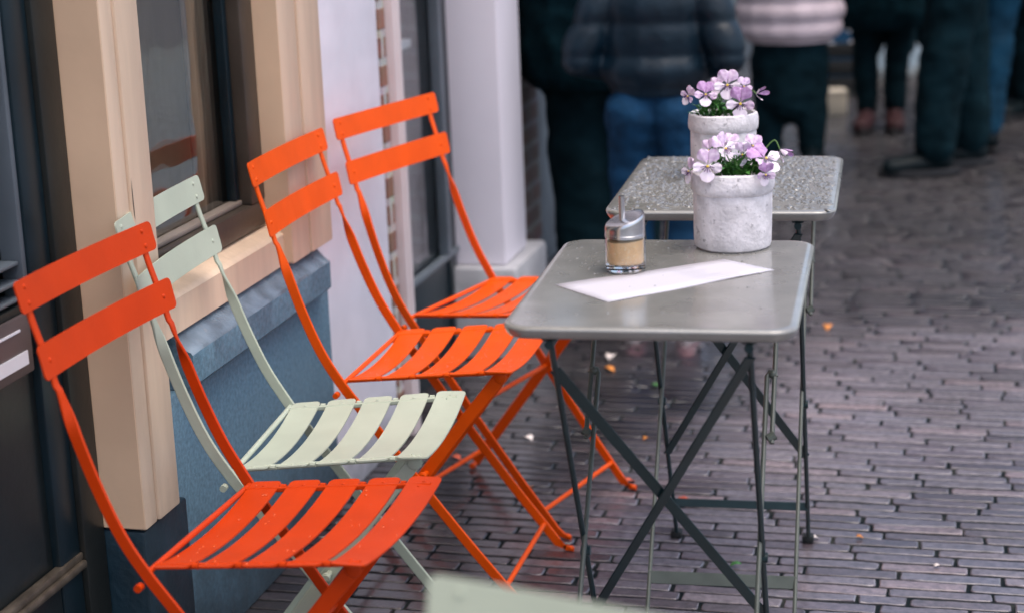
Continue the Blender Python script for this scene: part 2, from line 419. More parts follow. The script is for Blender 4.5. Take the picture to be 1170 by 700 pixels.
# ------------------------------------------------------------------ chairs
HB, HS, HL = 0.194, 0.168, 0.152
def slat(mb, length, width, r, thick, fn, n=28):
    """strip with rounded corners; fn(u,v)->(Vector, normal): u along length -1..1 (m), v across (m)"""
    us = []
    h = length / 2
    for k in range(7): us.append(-h + r * (1 - math.cos(k / 6 * PI / 2)))
    m = n
    for k in range(1, m): us.append(-h + r + (length - 2 * r) * k / m)
    for k in range(7): us.append(h - r + r * math.sin(k / 6 * PI / 2))
    V = []; F = []
    vv = (-1, -0.5, 0, 0.5, 1)
    for u in us:
        d = max(0, abs(u) - (h - r))
        w = width / 2 - r + math.sqrt(max(0, r * r - d * d))
        for t in vv:
            p, nn = fn(u, t * w); V.append(p + nn * thick / 2)
    nt_ = len(V)
    for u in us:
        d = max(0, abs(u) - (h - r))
        w = width / 2 - r + math.sqrt(max(0, r * r - d * d))
        for t in vv:
            p, nn = fn(u, t * w); V.append(p - nn * thick / 2)
    k = len(vv); L_ = len(us)
    for i in range(L_ - 1):
        for j in range(k - 1):
            a = i * k + j
            F.append((a, a + k, a + k + 1, a + 1)); F.append((nt_ + a, nt_ + a + 1, nt_ + a + k + 1, nt_ + a + k))
        for j in (0, k - 1):
            a = i * k + j; F.append((a, nt_ + a, nt_ + a + k, a + k) if j == 0 else (a, a + k, nt_ + a + k, nt_ + a))
    for j in range(k - 1):
        F.append((j, j + 1, nt_ + j + 1, nt_ + j)); a = (L_ - 1) * k + j; F.append((a, nt_ + a, nt_ + a + 1, a + 1))
    mb.add(V, F, 0, False)

BACK = [(-0.147, 0.808), (-0.138, 0.765), (-0.123, 0.715), (-0.110, 0.668), (-0.092, 0.608), (-0.070, 0.545), (-0.042, 0.480), (-0.006, 0.420), (0.030, 0.370), (0.115, 0.252), (0.200, 0.1385), (0.270, 0.050), (0.296, 0.017)]
def make_chair(label, mat, group=None):
    t = thing('folding_chair', label, 'chair', group=group)
    # two back slats
    for zt, xt, zb, xb, riv in ((0.815, -0.148, 0.773, -0.139, 2), (0.731, -0.124, 0.686, -0.115, 1)):
        mb = MB()
        c = Vector(((xt + xb) / 2, 0, (zt + zb) / 2)); dv = Vector((xt - xb, 0, zt - zb)); wd = dv.length; dv.normalize()
        nn = Vector((dv.z, 0, -dv.x))
        def fn(u, v, c=c, dv=dv, nn=nn):
            bow = -0.013 * (1 - (u / HB) ** 2)
            return c + dv * v + Vector((0, u, 0)) + nn * (bow + 0.003), nn
        slat(mb, 2 * HB, wd, 0.008, 0.0022, fn)
        for s in (-1, 1):
            for k in range(riv):
                v = (0.011 if k == 0 else -0.011) if riv == 2 else 0.0
                p, n_ = fn(s * 0.168, v)
                mb.dome(p + n_ * 0.001, n_, 0.0036, 0.0022)
        mb.build('back_slat', mat, t)
    # side bars, twisting from flat-on to edge-on, running down to the front feet
    pts = catmull([(x, 0, z) for x, z in BACK], 9)
    for s in (-1, 1):
        P = []; U = []; W = []
        for i, p in enumerate(pts):
            z = p.z
            y = 0.168 if z > 0.65 else (0.168 + (0.65 - z) / 0.2 * 0.006 if z > 0.45 else 0.174 - (0.45 - z) / 0.45 * 0.022)
            P.append(Vector((p.x - (0.0022 if z > 0.67 else 0), s * y, z)))
            a = pts[max(i - 1, 0)]; b = pts[min(i + 1, len(pts) - 1)]; tg = (b - a).normalized()
            k = min(1, max(0, (0.675 - z) / 0.075)); k = k * k * (3 - 2 * k)
            side = Vector((0, 1, 0)); pl = Vector((tg.z, 0, -tg.x))
            U.append(side * math.cos(k * PI / 2) + pl * math.sin(k * PI / 2) * s)
            W.append(0.0125 + 0.0055 * k)
        # little bent foot
        P += [Vector((0.312, s * 0.152, 0.0075)), Vector((0.328, s * 0.152, 0.0045))]; U += [Vector((0.6, 0, 1)).normalized(), Vector((0, 1, 0)).normalized()][:1] * 2; W += [0.012, 0.009]
        mb = MB().bar(P, U, W, 0.005)
        mb.dome((0.322, s * 0.152, 0.008), (0.3, 0, 1), 0.006, 0.004)
        # bolt stub below the seat and pivot boss
        mb.tube([(-0.016, s * 0.172, 0.404), (-0.016, s * 0.184, 0.404)], 0.0055)
        mb.dome((0.128, s * 0.160, 0.255), (0, s, 0), 0.008, 0.004)
        mb.build('side_bar', mat, t)
    # legs from the seat front back to the rear feet
    for s in (-1, 1):
        P = [(0.277, s * 0.140, 0.443), (0.205, s * 0.140, 0.354), (0.130, s * 0.142, 0.256), (0.03, s * 0.144, 0.126), (-0.055, s * 0.145, 0.016)]
        U = [(0.8, 0, -0.6)] * 5
        mb = MB().bar(P, U, 0.022, 0.005)
        mb.dome((0.272, s * 0.143, 0.436), (0, s, 0), 0.012, 0.004)
        mb.tube([(-0.062, s * 0.138, 0.006), (-0.062, s * 0.152, 0.006)], 0.006)
        mb.build('rear_leg', mat, t)
    # cross rods
    for (x, z, h) in ((0.130, 0.2555, 0.166), (0.270, 0.0525, 0.157), (-0.035, 0.046, 0.146)):
        MB().tube([(x, -h, z), (x, h, z)], 0.0048).build('cross_rod', mat, t)
    # seat: five dished slats
    mb = MB()
    pitch = 0.0622; w = 0.0482
    for k in range(5):
        xc = w / 2 + pitch * k
        zc = 0.428 + 0.026 * (xc / 0.297)
        dv = Vector((0.297, 0, 0.026)).normalized(); nn = Vector((-dv.z, 0, dv.x))
        lift = 0.0; roll = 0.0
        if k == 4: roll = -0.07
        d2 = Vector((math.cos(roll) * dv.x, 0, dv.z + math.sin(roll))).normalized()
        c = Vector((xc, 0, zc))
        def fn(u, v, c=c, d2=d2):
            q = (u / HS) ** 2
            n2 = Vector((-d2.z, 0, d2.x))
            return c + d2 * v + Vector((0, u, 0)) + n2 * (-0.0155 * (1 - q)), n2
        slat(mb, 2 * HS, w, 0.009, 0.0022, fn)
        for s in (-1, 1):
            p, n_ = fn(s * 0.154, 0); mb.dome(p + n_ * 0.001, n_, 0.0032, 0.0016)
    mb.build('seat', mat, t)
    # seat rails and rear rod
    mb = MB()
    for s in (-1, 1):
        mb.bar([(-0.004, s * 0.148, 0.4225), (0.285, s * 0.148, 0.4475)], [(0, 0, 1)] * 2, 0.008, 0.006)
        for k in range(4):
            xc = pitch * (k + 1) - 0.0055
            mb.tube([(xc - 0.005, s * 0.153, 0.4245 + 0.026 * xc / 0.297), (xc + 0.003, s * 0.153, 0.4245 + 0.026 * xc / 0.297)], 0.0046, 8)
    mb.tube([(-0.006, -0.172, 0.422), (-0.006, 0.172, 0.422)], 0.0045)
    mb.build('seat_frame', mat, t)
    return t

def recolour(o, mat):
    for ch in o.children_recursive if hasattr(o, 'children_recursive') else o.children:
        if ch.type == 'MESH':
            ch.data = ch.data.copy(); ch.data.materials.clear(); ch.data.materials.append(mat)
            for p in ch.data.polygons: p.material_index = 0

GCH = 'folding slatted chairs'
c1 = make_chair('orange folding slatted chair nearest the dark door, in front of the pale green one', ORANGE_DIM, GCH)
c1.location = (-1.0426, 2.2644, 0); c1.rotation_euler[2] = -0.0228
c2 = copy_tree(c1); recolour(c2, PALEGREEN)
c2.location = (-1.1009, 2.6451, 0); c2.rotation_euler[2] = 0.0927
tag(c2, 'pale green folding slatted chair standing in the row between two orange chairs')
c3 = copy_tree(c1); recolour(c3, ORANGE_LIT)
c3.location = (-1.0719, 3.1202, 0); c3.rotation_euler[2] = 0.0072
tag(c3, 'orange folding slatted chair at the end of the slate ledge, behind the pale green one')
c4 = copy_tree(c3)
c4.location = (-1.0431, 3.5615, 0); c4.rotation_euler[2] = -0.2528
tag(c4, 'farthest orange folding chair, turned a little, in front of the white wall and the drainpipe')
c5 = copy_tree(c2)
yw = math.atan2(-0.955, -0.296)
cx5, sx5 = math.cos(yw), math.sin(yw)
corner = Vector((-0.392, 1.242))
lc = (-0.148, -0.194)
c5.location = (corner.x - (cx5 * lc[0] - sx5 * lc[1]), corner.y - (sx5 * lc[0] + cx5 * lc[1]), 0); c5.rotation_euler[2] = yw
tag(c5, 'blurred pale green folding chair close in the foreground at the bottom edge')

def seat_drops(t, n, seed):
    rnd = random.Random(seed); mb = MB()
    for q in range(n):
        k = rnd.randrange(5); xc = 0.0241 + 0.0622 * k
        x = xc + rnd.uniform(-0.021, 0.021); y = rnd.uniform(-0.158, 0.158)
        z = 0.428 + 0.026 * (x / 0.297) - 0.0155 * (1 - (y / HS) ** 2) + 0.0013
        if k == 4: z -= (x - xc) * 0.07
        r = 0.0006 + 0.0020 * rnd.random() ** 3
        mb.dome((x, y, z), (-0.09, 0, 1), r, r * 0.5, n=8, k=3)
    o = mb.build('water_drops', SEATDROP, t); o['kind'] = 'stuff'
SEATDROP = M('rain_on_paint', (0.70, 0.10, 0.015), 0.06, var=0.05, spec=1.0, ior=1.4, coat=0.6)
seat_drops(c1, 110, 1); seat_drops(c3, 260, 2); seat_drops(c4, 300, 3)

# ------------------------------------------------------------------ tables
TW, TD = 0.376, 0.5165
HW = 0.127
A0, A1, B0, B1, ZT = -0.229, 0.188, 0.2525, -0.335, 0.715
def rr_outline(w, d, r, n=8):
    out = []
    for cx_, cy_, a0 in ((w / 2 - r, d / 2 - r, 0), (-w / 2 + r, d / 2 - r, PI / 2), (-w / 2 + r, -d / 2 + r, PI), (w / 2 - r, -d / 2 + r, 3 * PI / 2)):
        for k in range(n + 1):
            a = a0 + PI / 2 * k / n
            out.append((cx_ + r * math.cos(a), cy_ + r * math.sin(a)))
    return out
def apt(s, z, y0, y1, w=HW): return Vector((s * w, y0 + (y1 - y0) * (ZT - z) / ZT, z))
def make_table(label):
    t = thing('bistro_table', label, 'table', group='small bistro tables on the pavement')
    V = []; F = []
    prof = [(0.012, 0.74), (0.006, 0.7399), (0.0025, 0.7390), (0.0007, 0.7375), (0.0, 0.7355), (0.0007, 0.7325), (0.0026, 0.7280), (0.0055, 0.7240), (0.0085, 0.7226), (0.0110, 0.7228), (0.0110, 0.736)]
    n = None
    for ins, z in prof:
        o = rr_outline(TW - 2 * ins, TD - 2 * ins, 0.036 - ins); n = len(o)
        V += [(x, y, z) for x, y in o]
    for i in range(len(prof) - 1):
        for k in range(n):
            F.append((i * n + k, (i + 1) * n + k, (i + 1) * n + (k + 1) % n, i * n + (k + 1) % n))
    F.append(tuple(range(n))); F.append(tuple(range(len(V) - 1, len(V) - n - 1, -1)))
    mb = MB().add(V, F, 0, True); mb.sm[-1] = False; mb.sm[-2] = False
    mb.build('tabletop', TABLETOP, t)
    for s in (-1, 1):
        mb = MB().tube([apt(s, ZT - 0.002, A0, A1), apt(s, 0.012, A0, A1)], 0.0042)
        mb.tube([Vector((s * HW, A0 - 0.012, 0.712)), Vector((s * HW, A0 + 0.012, 0.712))], 0.006)
        pv = apt(s, 0.34, A0, A1); mb.tube([pv + Vector((-0.007, 0, 0)), pv + Vector((0.007, 0, 0))], 0.0075)
        l = mb.build('front_leg', FRAMEDK, t)
        MB().box(s * HW - 0.012, s * HW + 0.010, A1 - 0.012, A1 + 0.012, 0.0, 0.016, 0.004).build('rubber_foot', RUBBER, l)
        w2 = HW + 0.008
        mb = MB().tube([apt(s, ZT - 0.002, B0, B1, w2), apt(s, 0.485, B0, B1, w2)], 0.0036)
        mb.tube([apt(s, 0.49, B0, B1, w2 - 0.0065) - Vector((0, 0.0, 0)), apt(s, 0.495, B0, B1, w2 + .004)], 0.0068)
        w3 = HW - 0.003
        low = [apt(s, 0.012, B0, B1, w3), apt(s, 0.48, B0, B1, w3), apt(s, 0.565, B0, B1, w3), apt(s, 0.571, B0, B1, w3 + 0.004), apt(s, 0.571, B0, B1, w3 + 0.010), apt(s, 0.565, B0, B1, w3 + 0.0135)]
        mb.tube(low, 0.0036)
        mb.dome(apt(s, 0.568, B0, B1, w3 + 0.008), (0, -1, 0.3), 0.007, 0.006)
        l = mb.build('back_leg', FRAMELT, t)
        MB().box(s * HW - 0.010, s * HW + 0.010, B1 - 0.012, B1 + 0.012, 0.0, 0.016, 0.004).build('rubber_foot', RUBBER, l)
    # crossed flat braces in the plane of the front legs
    up = Vector((1, 0, 0))
    for s in (-1, 1):
        a = apt(-s, 0.668 if s > 0 else 0.695, A0, A1) ; b = apt(s, 0.218, A0, A1)
        off = Vector((0, 0.0022 * s - 0.003, 0))
        MB().bar([a + off, b + off], [(1, 0, 0.5)] * 2, 0.0155, 0.003).build('cross_brace', FRAMEDK, t)
    a = apt(-1, 0.092, A0, A1); b = apt(1, 0.092, A0, A1)
    MB().bar([a, b], [(0, 0.3, 1)] * 2, 0.016, 0.003).build('stretcher', FRAMEDK, t)
    a = apt(-1, 0.100, B0, B1); b = apt(1, 0.100, B0, B1)
    MB().bar([a, b], [(0, 0.5, 1)] * 2, 0.022, 0.003).build('stretcher', FRAMELT, t)
    # folding rails under the top
    for s in (-1, 1):
        MB().box(s * HW - 0.010, s * HW + 0.010, -TD / 2 + 0.02, TD / 2 - 0.02, 0.7165, 0.7355, 0.002).build('top_rail', FRAMEDK, t)
    return t
def drops(t, n, seed, dens, rmin, rmax):
    rnd = random.Random(seed); mb = MB(); k = 0
    while k < n:
        x = rnd.uniform(-TW / 2 + 0.012, TW / 2 - 0.012); y = rnd.uniform(-TD / 2 + 0.012, TD / 2 - 0.012)
        if rnd.random() > dens(x, y): 
            k += 1; continue
        r = rmin + (rmax - rmin) * rnd.random() ** 3
        b = len(mb.v); mb.dome((x, y, 0.7401), (0, 0, 1), r, r * 0.5, n=8, k=3)
        if r > 0.003:
            a = rnd.uniform(0, PI); sx_ = rnd.uniform(1.0, 1.8)
            for i in range(b, len(mb.v)):
                px, py, pz = mb.v[i]; dx, dy = px - x, py - y
                u = (dx * math.cos(a) + dy * math.sin(a)) * sx_; w_ = -dx * math.sin(a) + dy * math.cos(a)
                mb.v[i] = (x + u * math.cos(a) - w_ * math.sin(a), y + u * math.sin(a) + w_ * math.cos(a), pz)
        k += 1
    o = mb.build('water_drops', WATER, t); o['kind'] = 'stuff'
t1 = make_table('grey bistro table holding the sugar jar and the paper menu, legs crossing in front')
t1.location = (-0.4157, 2.4742, 0); t1.rotation_euler[2] = 0.0451
t2 = copy_tree(t1)
t2.location = (-0.4259, 3.1974, 0); t2.rotation_euler[2] = 0.0479
tag(t2, 'rain covered grey bistro table standing behind the one with the menu')
drops(t1, 900, 5, lambda x, y: max(0.0, min(1, (y + 0.02 - x * 0.9) * 3.2)) * 0.9 + 0.06, 0.0008, 0.0024)
drops(t2, 7000, 6, lambda x, y: (0.95 if y > -0.19 + 0.03 * math.sin(x * 25) else 0.35) * (0.55 + 0.45 * (noise.noise((x * 22, y * 22, 3)) > -0.12)), 0.0007, 0.0050)

# ------------------------------------------------------------------ pots and pansies
POTM = M('chalky_concrete', (0.68, 0.645, 0.67), 0.85, var=0.18, vscale=40, bump=0.22, bscale=140, speck=((0.33, 0.31, 0.33), 85, 0.585), detail=12)
SOIL = M('dark_soil', (0.02, 0.016, 0.012), 0.9, var=0.4, vscale=90, bump=0.6, bscale=150)
LEAF = M('pansy_leaf', (0.055, 0.17, 0.035), 0.42, var=0.45, vscale=30, island=0.35, bump=0.1, bscale=150)
STEM = M('pansy_stem', (0.08, 0.17, 0.04), 0.5)
LILAC = M('lilac_petal', (0.60, 0.41, 0.63), 0.6, var=0.2, vscale=160, island=0.12, base2=(0.82, 0.67, 0.82))
VIOLET = M('violet_petal', (0.42, 0.21, 0.46), 0.6, var=0.2, vscale=160, island=0.15, base2=(0.62, 0.40, 0.65))
PALEPET = M('pale_petal', (0.78, 0.66, 0.80), 0.6, var=0.1, vscale=120, island=0.1, base2=(0.86, 0.78, 0.86))
DARKEYE = M('petal_veins', (0.10, 0.03, 0.13), 0.6)
YELLOW = M('pansy_eye', (0.75, 0.55, 0.06), 0.6)
def petal(mb, ang, size, wide, mi, cup, tiltz, rnd):
    """petal in the XY plane pointing along ang, cupped; blossom faces +Z"""
    n = 7; V = []; F = []
    for i in range(n + 1):
        r = i / n
        for j in range(n + 1):
            s = (j / n - 0.5) * 2
            half = wide * math.sin(min(1, r * 1.05) * PI * 0.62) ** 0.8 * (1 if r < 0.85 else 1 - (r - .85) * 1.5)
            rad = size * r * (1 - 0.16 * s * s * r)
            a = ang + s * half * 0.95
            ruff = 0.05 * size * math.sin(s * 7 + ang * 3) * r * r
            z = cup * size * r * r + tiltz * size * r + ruff - 0.12 * size * s * s * r
            V.append((rad * math.cos(a), rad * math.sin(a), z))
    for i in range(n):
        for j in range(n):
            a = i * (n + 1) + j
            F.append((a, a + 1, a + n + 2, a + n + 1))
    mb.add(V, F, mi, True)
def blossom(name, parent, pos, facing, up, size, rnd, kind='full'):
    mb = MB()
    dk = 1 if rnd.random() < 0.35 else 0
    if kind == 'bud':
        for k, a in enumerate((0.4, 1.6, 2.8, 4.4)):
            petal(mb, a, size * 0.8, 0.5, 1 if k < 2 else 2, 0.9, 0.7, rnd)
    else:
        petal(mb, PI / 2 + 0.45, size * 1.02, 0.62, dk, -0.15 + rnd.uniform(-.1, .1), 0.12, rnd)
        petal(mb, PI / 2 - 0.45, size * 1.02, 0.62, dk, -0.05 + rnd.uniform(-.1, .1), 0.08, rnd)
        petal(mb, PI + 0.20, size * 0.86, 0.55, 2 if rnd.random() < .7 else 0, 0.12, 0.16, rnd)
        petal(mb, -0.20, size * 0.86, 0.55, 2 if rnd.random() < .7 else 0, 0.12, 0.16, rnd)
        petal(mb, -PI / 2, size * 0.98, 0.72, 2, -0.05, 0.24, rnd)
        for k in range(7):                          # dark veins round the eye
            a = -PI / 2 + (k - 3) * 0.42
            mb.bar([(0.12 * size * math.cos(a), 0.12 * size * math.sin(a), 0.15 * size), (0.42 * size * math.cos(a), 0.42 * size * math.sin(a), 0.22 * size)], [(-math.sin(a), math.cos(a), 0)] * 2, 0.0011, 0.0004, 3)
        mb.dome((0, -0.06 * size, 0.08 * size), (0, 0, 1), 0.09 * size, 0.10 * size, 4, 8, 2)
    f = Vector(facing).normalized(); u = Vector(up); u = (u - f * u.dot(f)).normalized(); x = u.cross(f)
    R = Matrix((x, u, f)).transposed()
    mb.v = [tuple(R @ Vector(v)) for v in mb.v]
    return mb.build(name, [LILAC, VIOLET, PALEPET, DARKEYE, YELLOW], parent, loc=pos)
def leaf(mb, base, d, up, L_, W_, rnd, mi=0):
    d = Vector(d).normalized(); up = Vector(up); up = (up - d * up.dot(d)).normalized(); s = d.cross(up)
    V = []; F = []; n = 6
    for i in range(n + 1):
        t = i / n; w = W_ * math.sin(min(1, t * 0.93 + 0.07) * PI) ** 0.75 * (1 + 0.18 * math.cos(i * PI))
        c = Vector(base) + d * L_ * t + up * (L_ * 0.35 * t * (1 - t) - L_ * 0.25 * t * t)
        V += [c - s * w + up * w * 0.35, c, c + s * w + up * w * 0.35]
    for i in range(n):
        for j in range(2):
            a = i * 3 + j; F.append((a, a + 1, a + 4, a + 3))
    mb.add(V, F, mi, True)
def make_pot(label, loc, rz, flowers, seed, tufts):
    rnd = random.Random(seed)
    t = thing('potted_pansy', label, 'potted plant', loc, rz, 'concrete pots of pansies')
    prof = [(0.0, 0.0), (0.050, 0.0), (0.0545, 0.003), (0.0565, 0.009), (0.0575, 0.03), (0.058, 0.06), (0.058, 0.081), (0.0575, 0.0835), (0.059, 0.0845), (0.0612, 0.088), (0.0618, 0.096), (0.0612, 0.106), (0.0595, 0.113), (0.0565, 0.1155), (0.0535, 0.113), (0.052, 0.105), (0.0515, 0.092), (0.0, 0.092)]
    def wob(r, z, an):
        k = noise.noise((math.cos(an) * 1.6 + seed, math.sin(an) * 1.6, z * 14)) * 0.0013 + noise.noise((math.cos(an) * 6 + seed, math.sin(an) * 6, z * 60)) * 0.0007
        dz = 0
        if z > 0.08: dz = 0.0016 * noise.noise((math.cos(an) * 2 + 9 + seed, math.sin(an) * 2, 0.4)) + 0.001 * noise.noise((math.cos(an) * 7, math.sin(an) * 7, seed))
        return (r + (k if r > 0.02 else 0), z + dz)
    MB().lathe(prof, 96, wob=wob).build('pot', POTM, t)
    MB().lathe([(0.0535, 0.096), (0.03, 0.1005), (0.0, 0.102)], 32, wob=lambda r, z, a: (r, z + 0.004 * noise.noise((r * 90 * math.cos(a), r * 90 * math.sin(a), seed)))).build('soil', SOIL, t)
    mb = MB()
    for (tx, ty, cnt, ht) in tufts:
        for k in range(cnt):
            a = rnd.uniform(0, 2 * PI); el = rnd.uniform(0.1, 1.25)
            h = 0.099 + ht * rnd.random()
            base = (tx + rnd.uniform(-.012, .012), ty + rnd.uniform(-.012, .012), h)
            leaf(mb, base, (math.cos(a) * math.cos(el), math.sin(a) * math.cos(el), math.sin(el)), (0, 0, 1), rnd.uniform(0.014, 0.026), rnd.uniform(0.0035, 0.0065), rnd)
        for k in range(cnt // 5):
            a = rnd.uniform(0, 2 * PI)
            mb.tube([(tx, ty, 0.098), (tx + .008 * math.cos(a), ty + .008 * math.sin(a), 0.098 + ht), (tx + .016 * math.cos(a), ty + .016 * math.sin(a), 0.104 + ht * 1.3)], 0.0009, 5)
    mb.build('leaves', LEAF, t)
    for (pos, fac, up, size, kind) in flowers:
        f = blossom('blossom', t, pos, fac, up, size * 1.06, rnd, kind)
        p = Vector(pos); fv = Vector(fac).normalized()
        b = Vector((p.x * 0.45, p.y * 0.45, 0.100))
        q = p - fv * 0.012 + Vector((0, 0, 0.006))
        pts = catmull([b, (b + q) / 2 + Vector((0, 0, 0.012)), q, p - fv * 0.001], 4)
        MB().tube([v - p for v in pts], 0.0011, 6).build('stem', STEM, f)
    return t
# blossom positions in pot space: x right, y away, z up
fl1 = [((-0.036, -0.052, 0.131), (-0.05, -1, 0.15), (0.05, 0, 1), 0.0235, 'full'),
       ((-0.062, -0.030, 0.120), (-0.9, -0.5, 0.1), (0, 0, 1), 0.0185, 'full'),
       ((-0.012, -0.020, 0.150), (0.75, -0.55, 0.35), (-0.5, 0, 1), 0.0230, 'full'),
       ((0.014, -0.030, 0.143), (0.25, -0.9, -0.15), (0.1, 0, 1), 0.0170, 'full'),
       ((0.046, -0.034, 0.136), (0.45, -0.55, 0.65), (-0.6, 0.4, 0.6), 0.0265, 'full'),
       ((0.046, -0.058, 0.118), (0.5, -0.9, -0.2), (0, 0.2, 1), 0.0170, 'full'),
       ((0.069, -0.010, 0.145), (0.6, -0.5, -0.5), (0.5, 0, 1), 0.0135, 'bud'),
       ((-0.034, -0.020, 0.148), (-0.35, -0.8, 0.3), (-0.2, 0, 1), 0.0165, 'full'),
       ((0.030, -0.004, 0.150), (0.1, -0.8, 0.5), (0.2, 0, 1), 0.0180, 'full'),
       ((-0.004, 0.012, 0.152), (-0.2, -0.7, 0.6), (0.1, 0, 1), 0.0170, 'full')]
pot1 = make_pot('pale concrete pot of lilac pansies beside the sugar jar on the menu table', (-0.3565, 2.690, 0.74), 0.15, fl1, 2, [(0.004, -0.026, 46, 0.030), (0.028, -0.020, 34, 0.030), (-0.012, 0.004, 26, 0.024), (0.0, 0.03, 16, 0.02)])
fl2 = [((-0.030, -0.034, 0.152), (0.15, -1, 0.35), (0.1, 0, 1), 0.0225, 'full'),
       ((-0.060, -0.024, 0.148), (-0.6, -0.7, 0.1), (0.6, 0, 0.8), 0.0170, 'full'),
       ((0.008, -0.022, 0.166), (-0.1, -0.9, 0.2), (0, 0, 1), 0.0260, 'full'),
       ((0.030, -0.040, 0.136), (-0.05, -1, 0.05), (0.05, 0, 1), 0.0275, 'full'),
       ((0.058, -0.020, 0.148), (0.5, -0.6, 0.1), (0.4, 0, 1), 0.0150, 'bud'),
       ((-0.012, 0.004, 0.160), (-0.3, -0.8, 0.4), (-0.1, 0, 1), 0.0170, 'full'),
       ((0.036, -0.006, 0.160), (0.3, -0.8, 0.3), (0.2, 0, 1), 0.0165, 'full')]
pot2 = make_pot('pale concrete pot of pansies on the rain covered rear table', (-0.4450, 3.245, 0.74), 0.13, fl2, 5, [(-0.018, -0.022, 46, 0.034), (-0.034, -0.010, 22, 0.024), (0.016, -0.012, 24, 0.024), (0.0, 0.025, 16, 0.02)])

# ------------------------------------------------------------------ sugar dispenser and paper menu
STEEL = M('brushed_steel', (0.62, 0.60, 0.60), 0.24, metal=1.0, var=0.06, vscale=30, stretch=(1, 1, 30))
SUGAR = M('cane_sugar', (0.97, 0.62, 0.33), 0.9, var=0.06, vscale=120, bump=0.3, bscale=400, speck=((0.98, 0.75, 0.50), 300, 0.55))
PAPER = M('white_paper', (0.55, 0.53, 0.585), 0.7, var=0.02, vscale=6)
PRINT = M('grey_print', (0.46, 0.45, 0.50), 0.8)
sg = thing('sugar_dispenser', 'glass sugar jar with steel pouring lid standing on the paper menu', 'sugar jar', (-0.4858, 2.520, 0.7418), 0.1)
MB().lathe([(0.0, 0.0), (0.0255, 0.0), (0.0280, 0.0025), (0.0284, 0.008), (0.0284, 0.046), (0.0272, 0.049), (0.0268, 0.056), (0.0250, 0.056), (0.0250, 0.050), (0.0262, 0.046), (0.0262, 0.0115), (0.024, 0.009), (0.0, 0.0085)], 48).build('glass_jar', JARGLASS, sg)
MB().lathe([(0.0, 0.0100), (0.0235, 0.0103), (0.0257, 0.013), (0.0259, 0.0435), (0.020, 0.0455), (0.01, 0.045), (0.0, 0.0455)], 40, wob=lambda r, z, a: (r, z + (0.0015 * math.cos(a) if z > 0.03 else 0))).build('sugar', SUGAR, sg)
def lid():
    mb = MB(); n = 48; V = []; F = []
    R_ = 0.0283
    def ztop(x, y): return 0.0745 + 0.0085 * (x / R_) + 0.0050 * (y / R_)
    rings = [(0.98, None, 0.0480), (1.012, None, 0.0485), (1.012, None, 0.0525), (1.0, None, 0.0530), (1.0, -0.0060, None), (0.985, -0.0030, None), (0.94, -0.0008, None), (0.85, 0.0, None), (0.5, 0.0004, None), (0.2, 0.0006, None)]
    for sc, dz, z in rings:
        for k in range(n):
            a = 2 * PI * k / n; x = R_ * sc * math.cos(a); y = R_ * sc * math.sin(a)
            V.append((x, y, z if z is not None else ztop(x, y) + dz))
    for i in range(len(rings) - 1):
        for k in range(n): F.append((i * n + k, i * n + (k + 1) % n, (i + 1) * n + (k + 1) % n, (i + 1) * n + k))
    F.append(tuple(range((len(rings) - 1) * n, len(rings) * n)))
    mb.add(V, F, 0, True)
    return mb.build('lid', STEEL, sg)
ld = lid()
mb = MB().tube([(-0.0035, -0.003, 0.066), (-0.0035, -0.003, 0.1065)], 0.0042, 16)
mb.build('spout', STEEL, sg)
pm = thing('paper_menu', 'white paper menu strip lying across the table under the sugar jar', 'paper sheet', (0, 0, 0))
z0 = 0.7407
q = [(-0.568, 2.428), (-0.476, 2.340), (-0.279, 2.541), (-0.357, 2.599)]
V = []; F = []
n = 14
for i in range(n + 1):
    t = i / n
    for j in range(5):
        s = j / 4
        a = Vector(q[0]).lerp(Vector(q[1]), s); b = Vector(q[3]).lerp(Vector(q[2]), s); p = a.lerp(b, t)
        V.append((p.x, p.y, z0 + 0.0004 * math.sin(t * 9 + s)))
for i in range(n):
    for j in range(4):
        a = i * 5 + j; F.append((a, a + 1, a + 6, a + 5))
sheet = mesh_obj('sheet', V, F, PAPER, pm, smooth=True)
md = sheet.modifiers.new('thick', 'SOLIDIFY'); md.thickness = 0.0004; md.offset = 0
rnd = random.Random(4); mb = MB()
a0 = Vector(q[0]); ex = (Vector(q[3]) - a0); ey = (Vector(q[1]) - a0)
for k in range(9):
    s = 0.16 + k * 0.08
    t0 = 0.62; t1_ = t0 + rnd.uniform(0.10, 0.26)
    pts = [a0 + ex * t0 + ey * s, a0 + ex * t1_ + ey * s, a0 + ex * t1_ + ey * (s + 0.007), a0 + ex * t0 + ey * (s + 0.007)]
    mb.add([(p.x, p.y, z0 + 0.0011) for p in pts], [(0, 1, 2, 3)])
mb.build('faint_print', PRINT, pm)
# ------------------------------------------------------------------ buildings
HT = 5.5
b1 = thing('shop_building', 'cream and white shop front with dark door and slate ledge behind the chairs', 'building', (-1.3, 2.9, 0))
def part(mb, name, mats, parent):
    o = mb.build(name, mats, parent)
    root = parent
    while root.parent: root = root.parent
    if parent is root:
        pass
    o.matrix_parent_inverse = Matrix.Translation(-Vector(root.location)) if parent is root else Matrix.Identity(4)
    return o
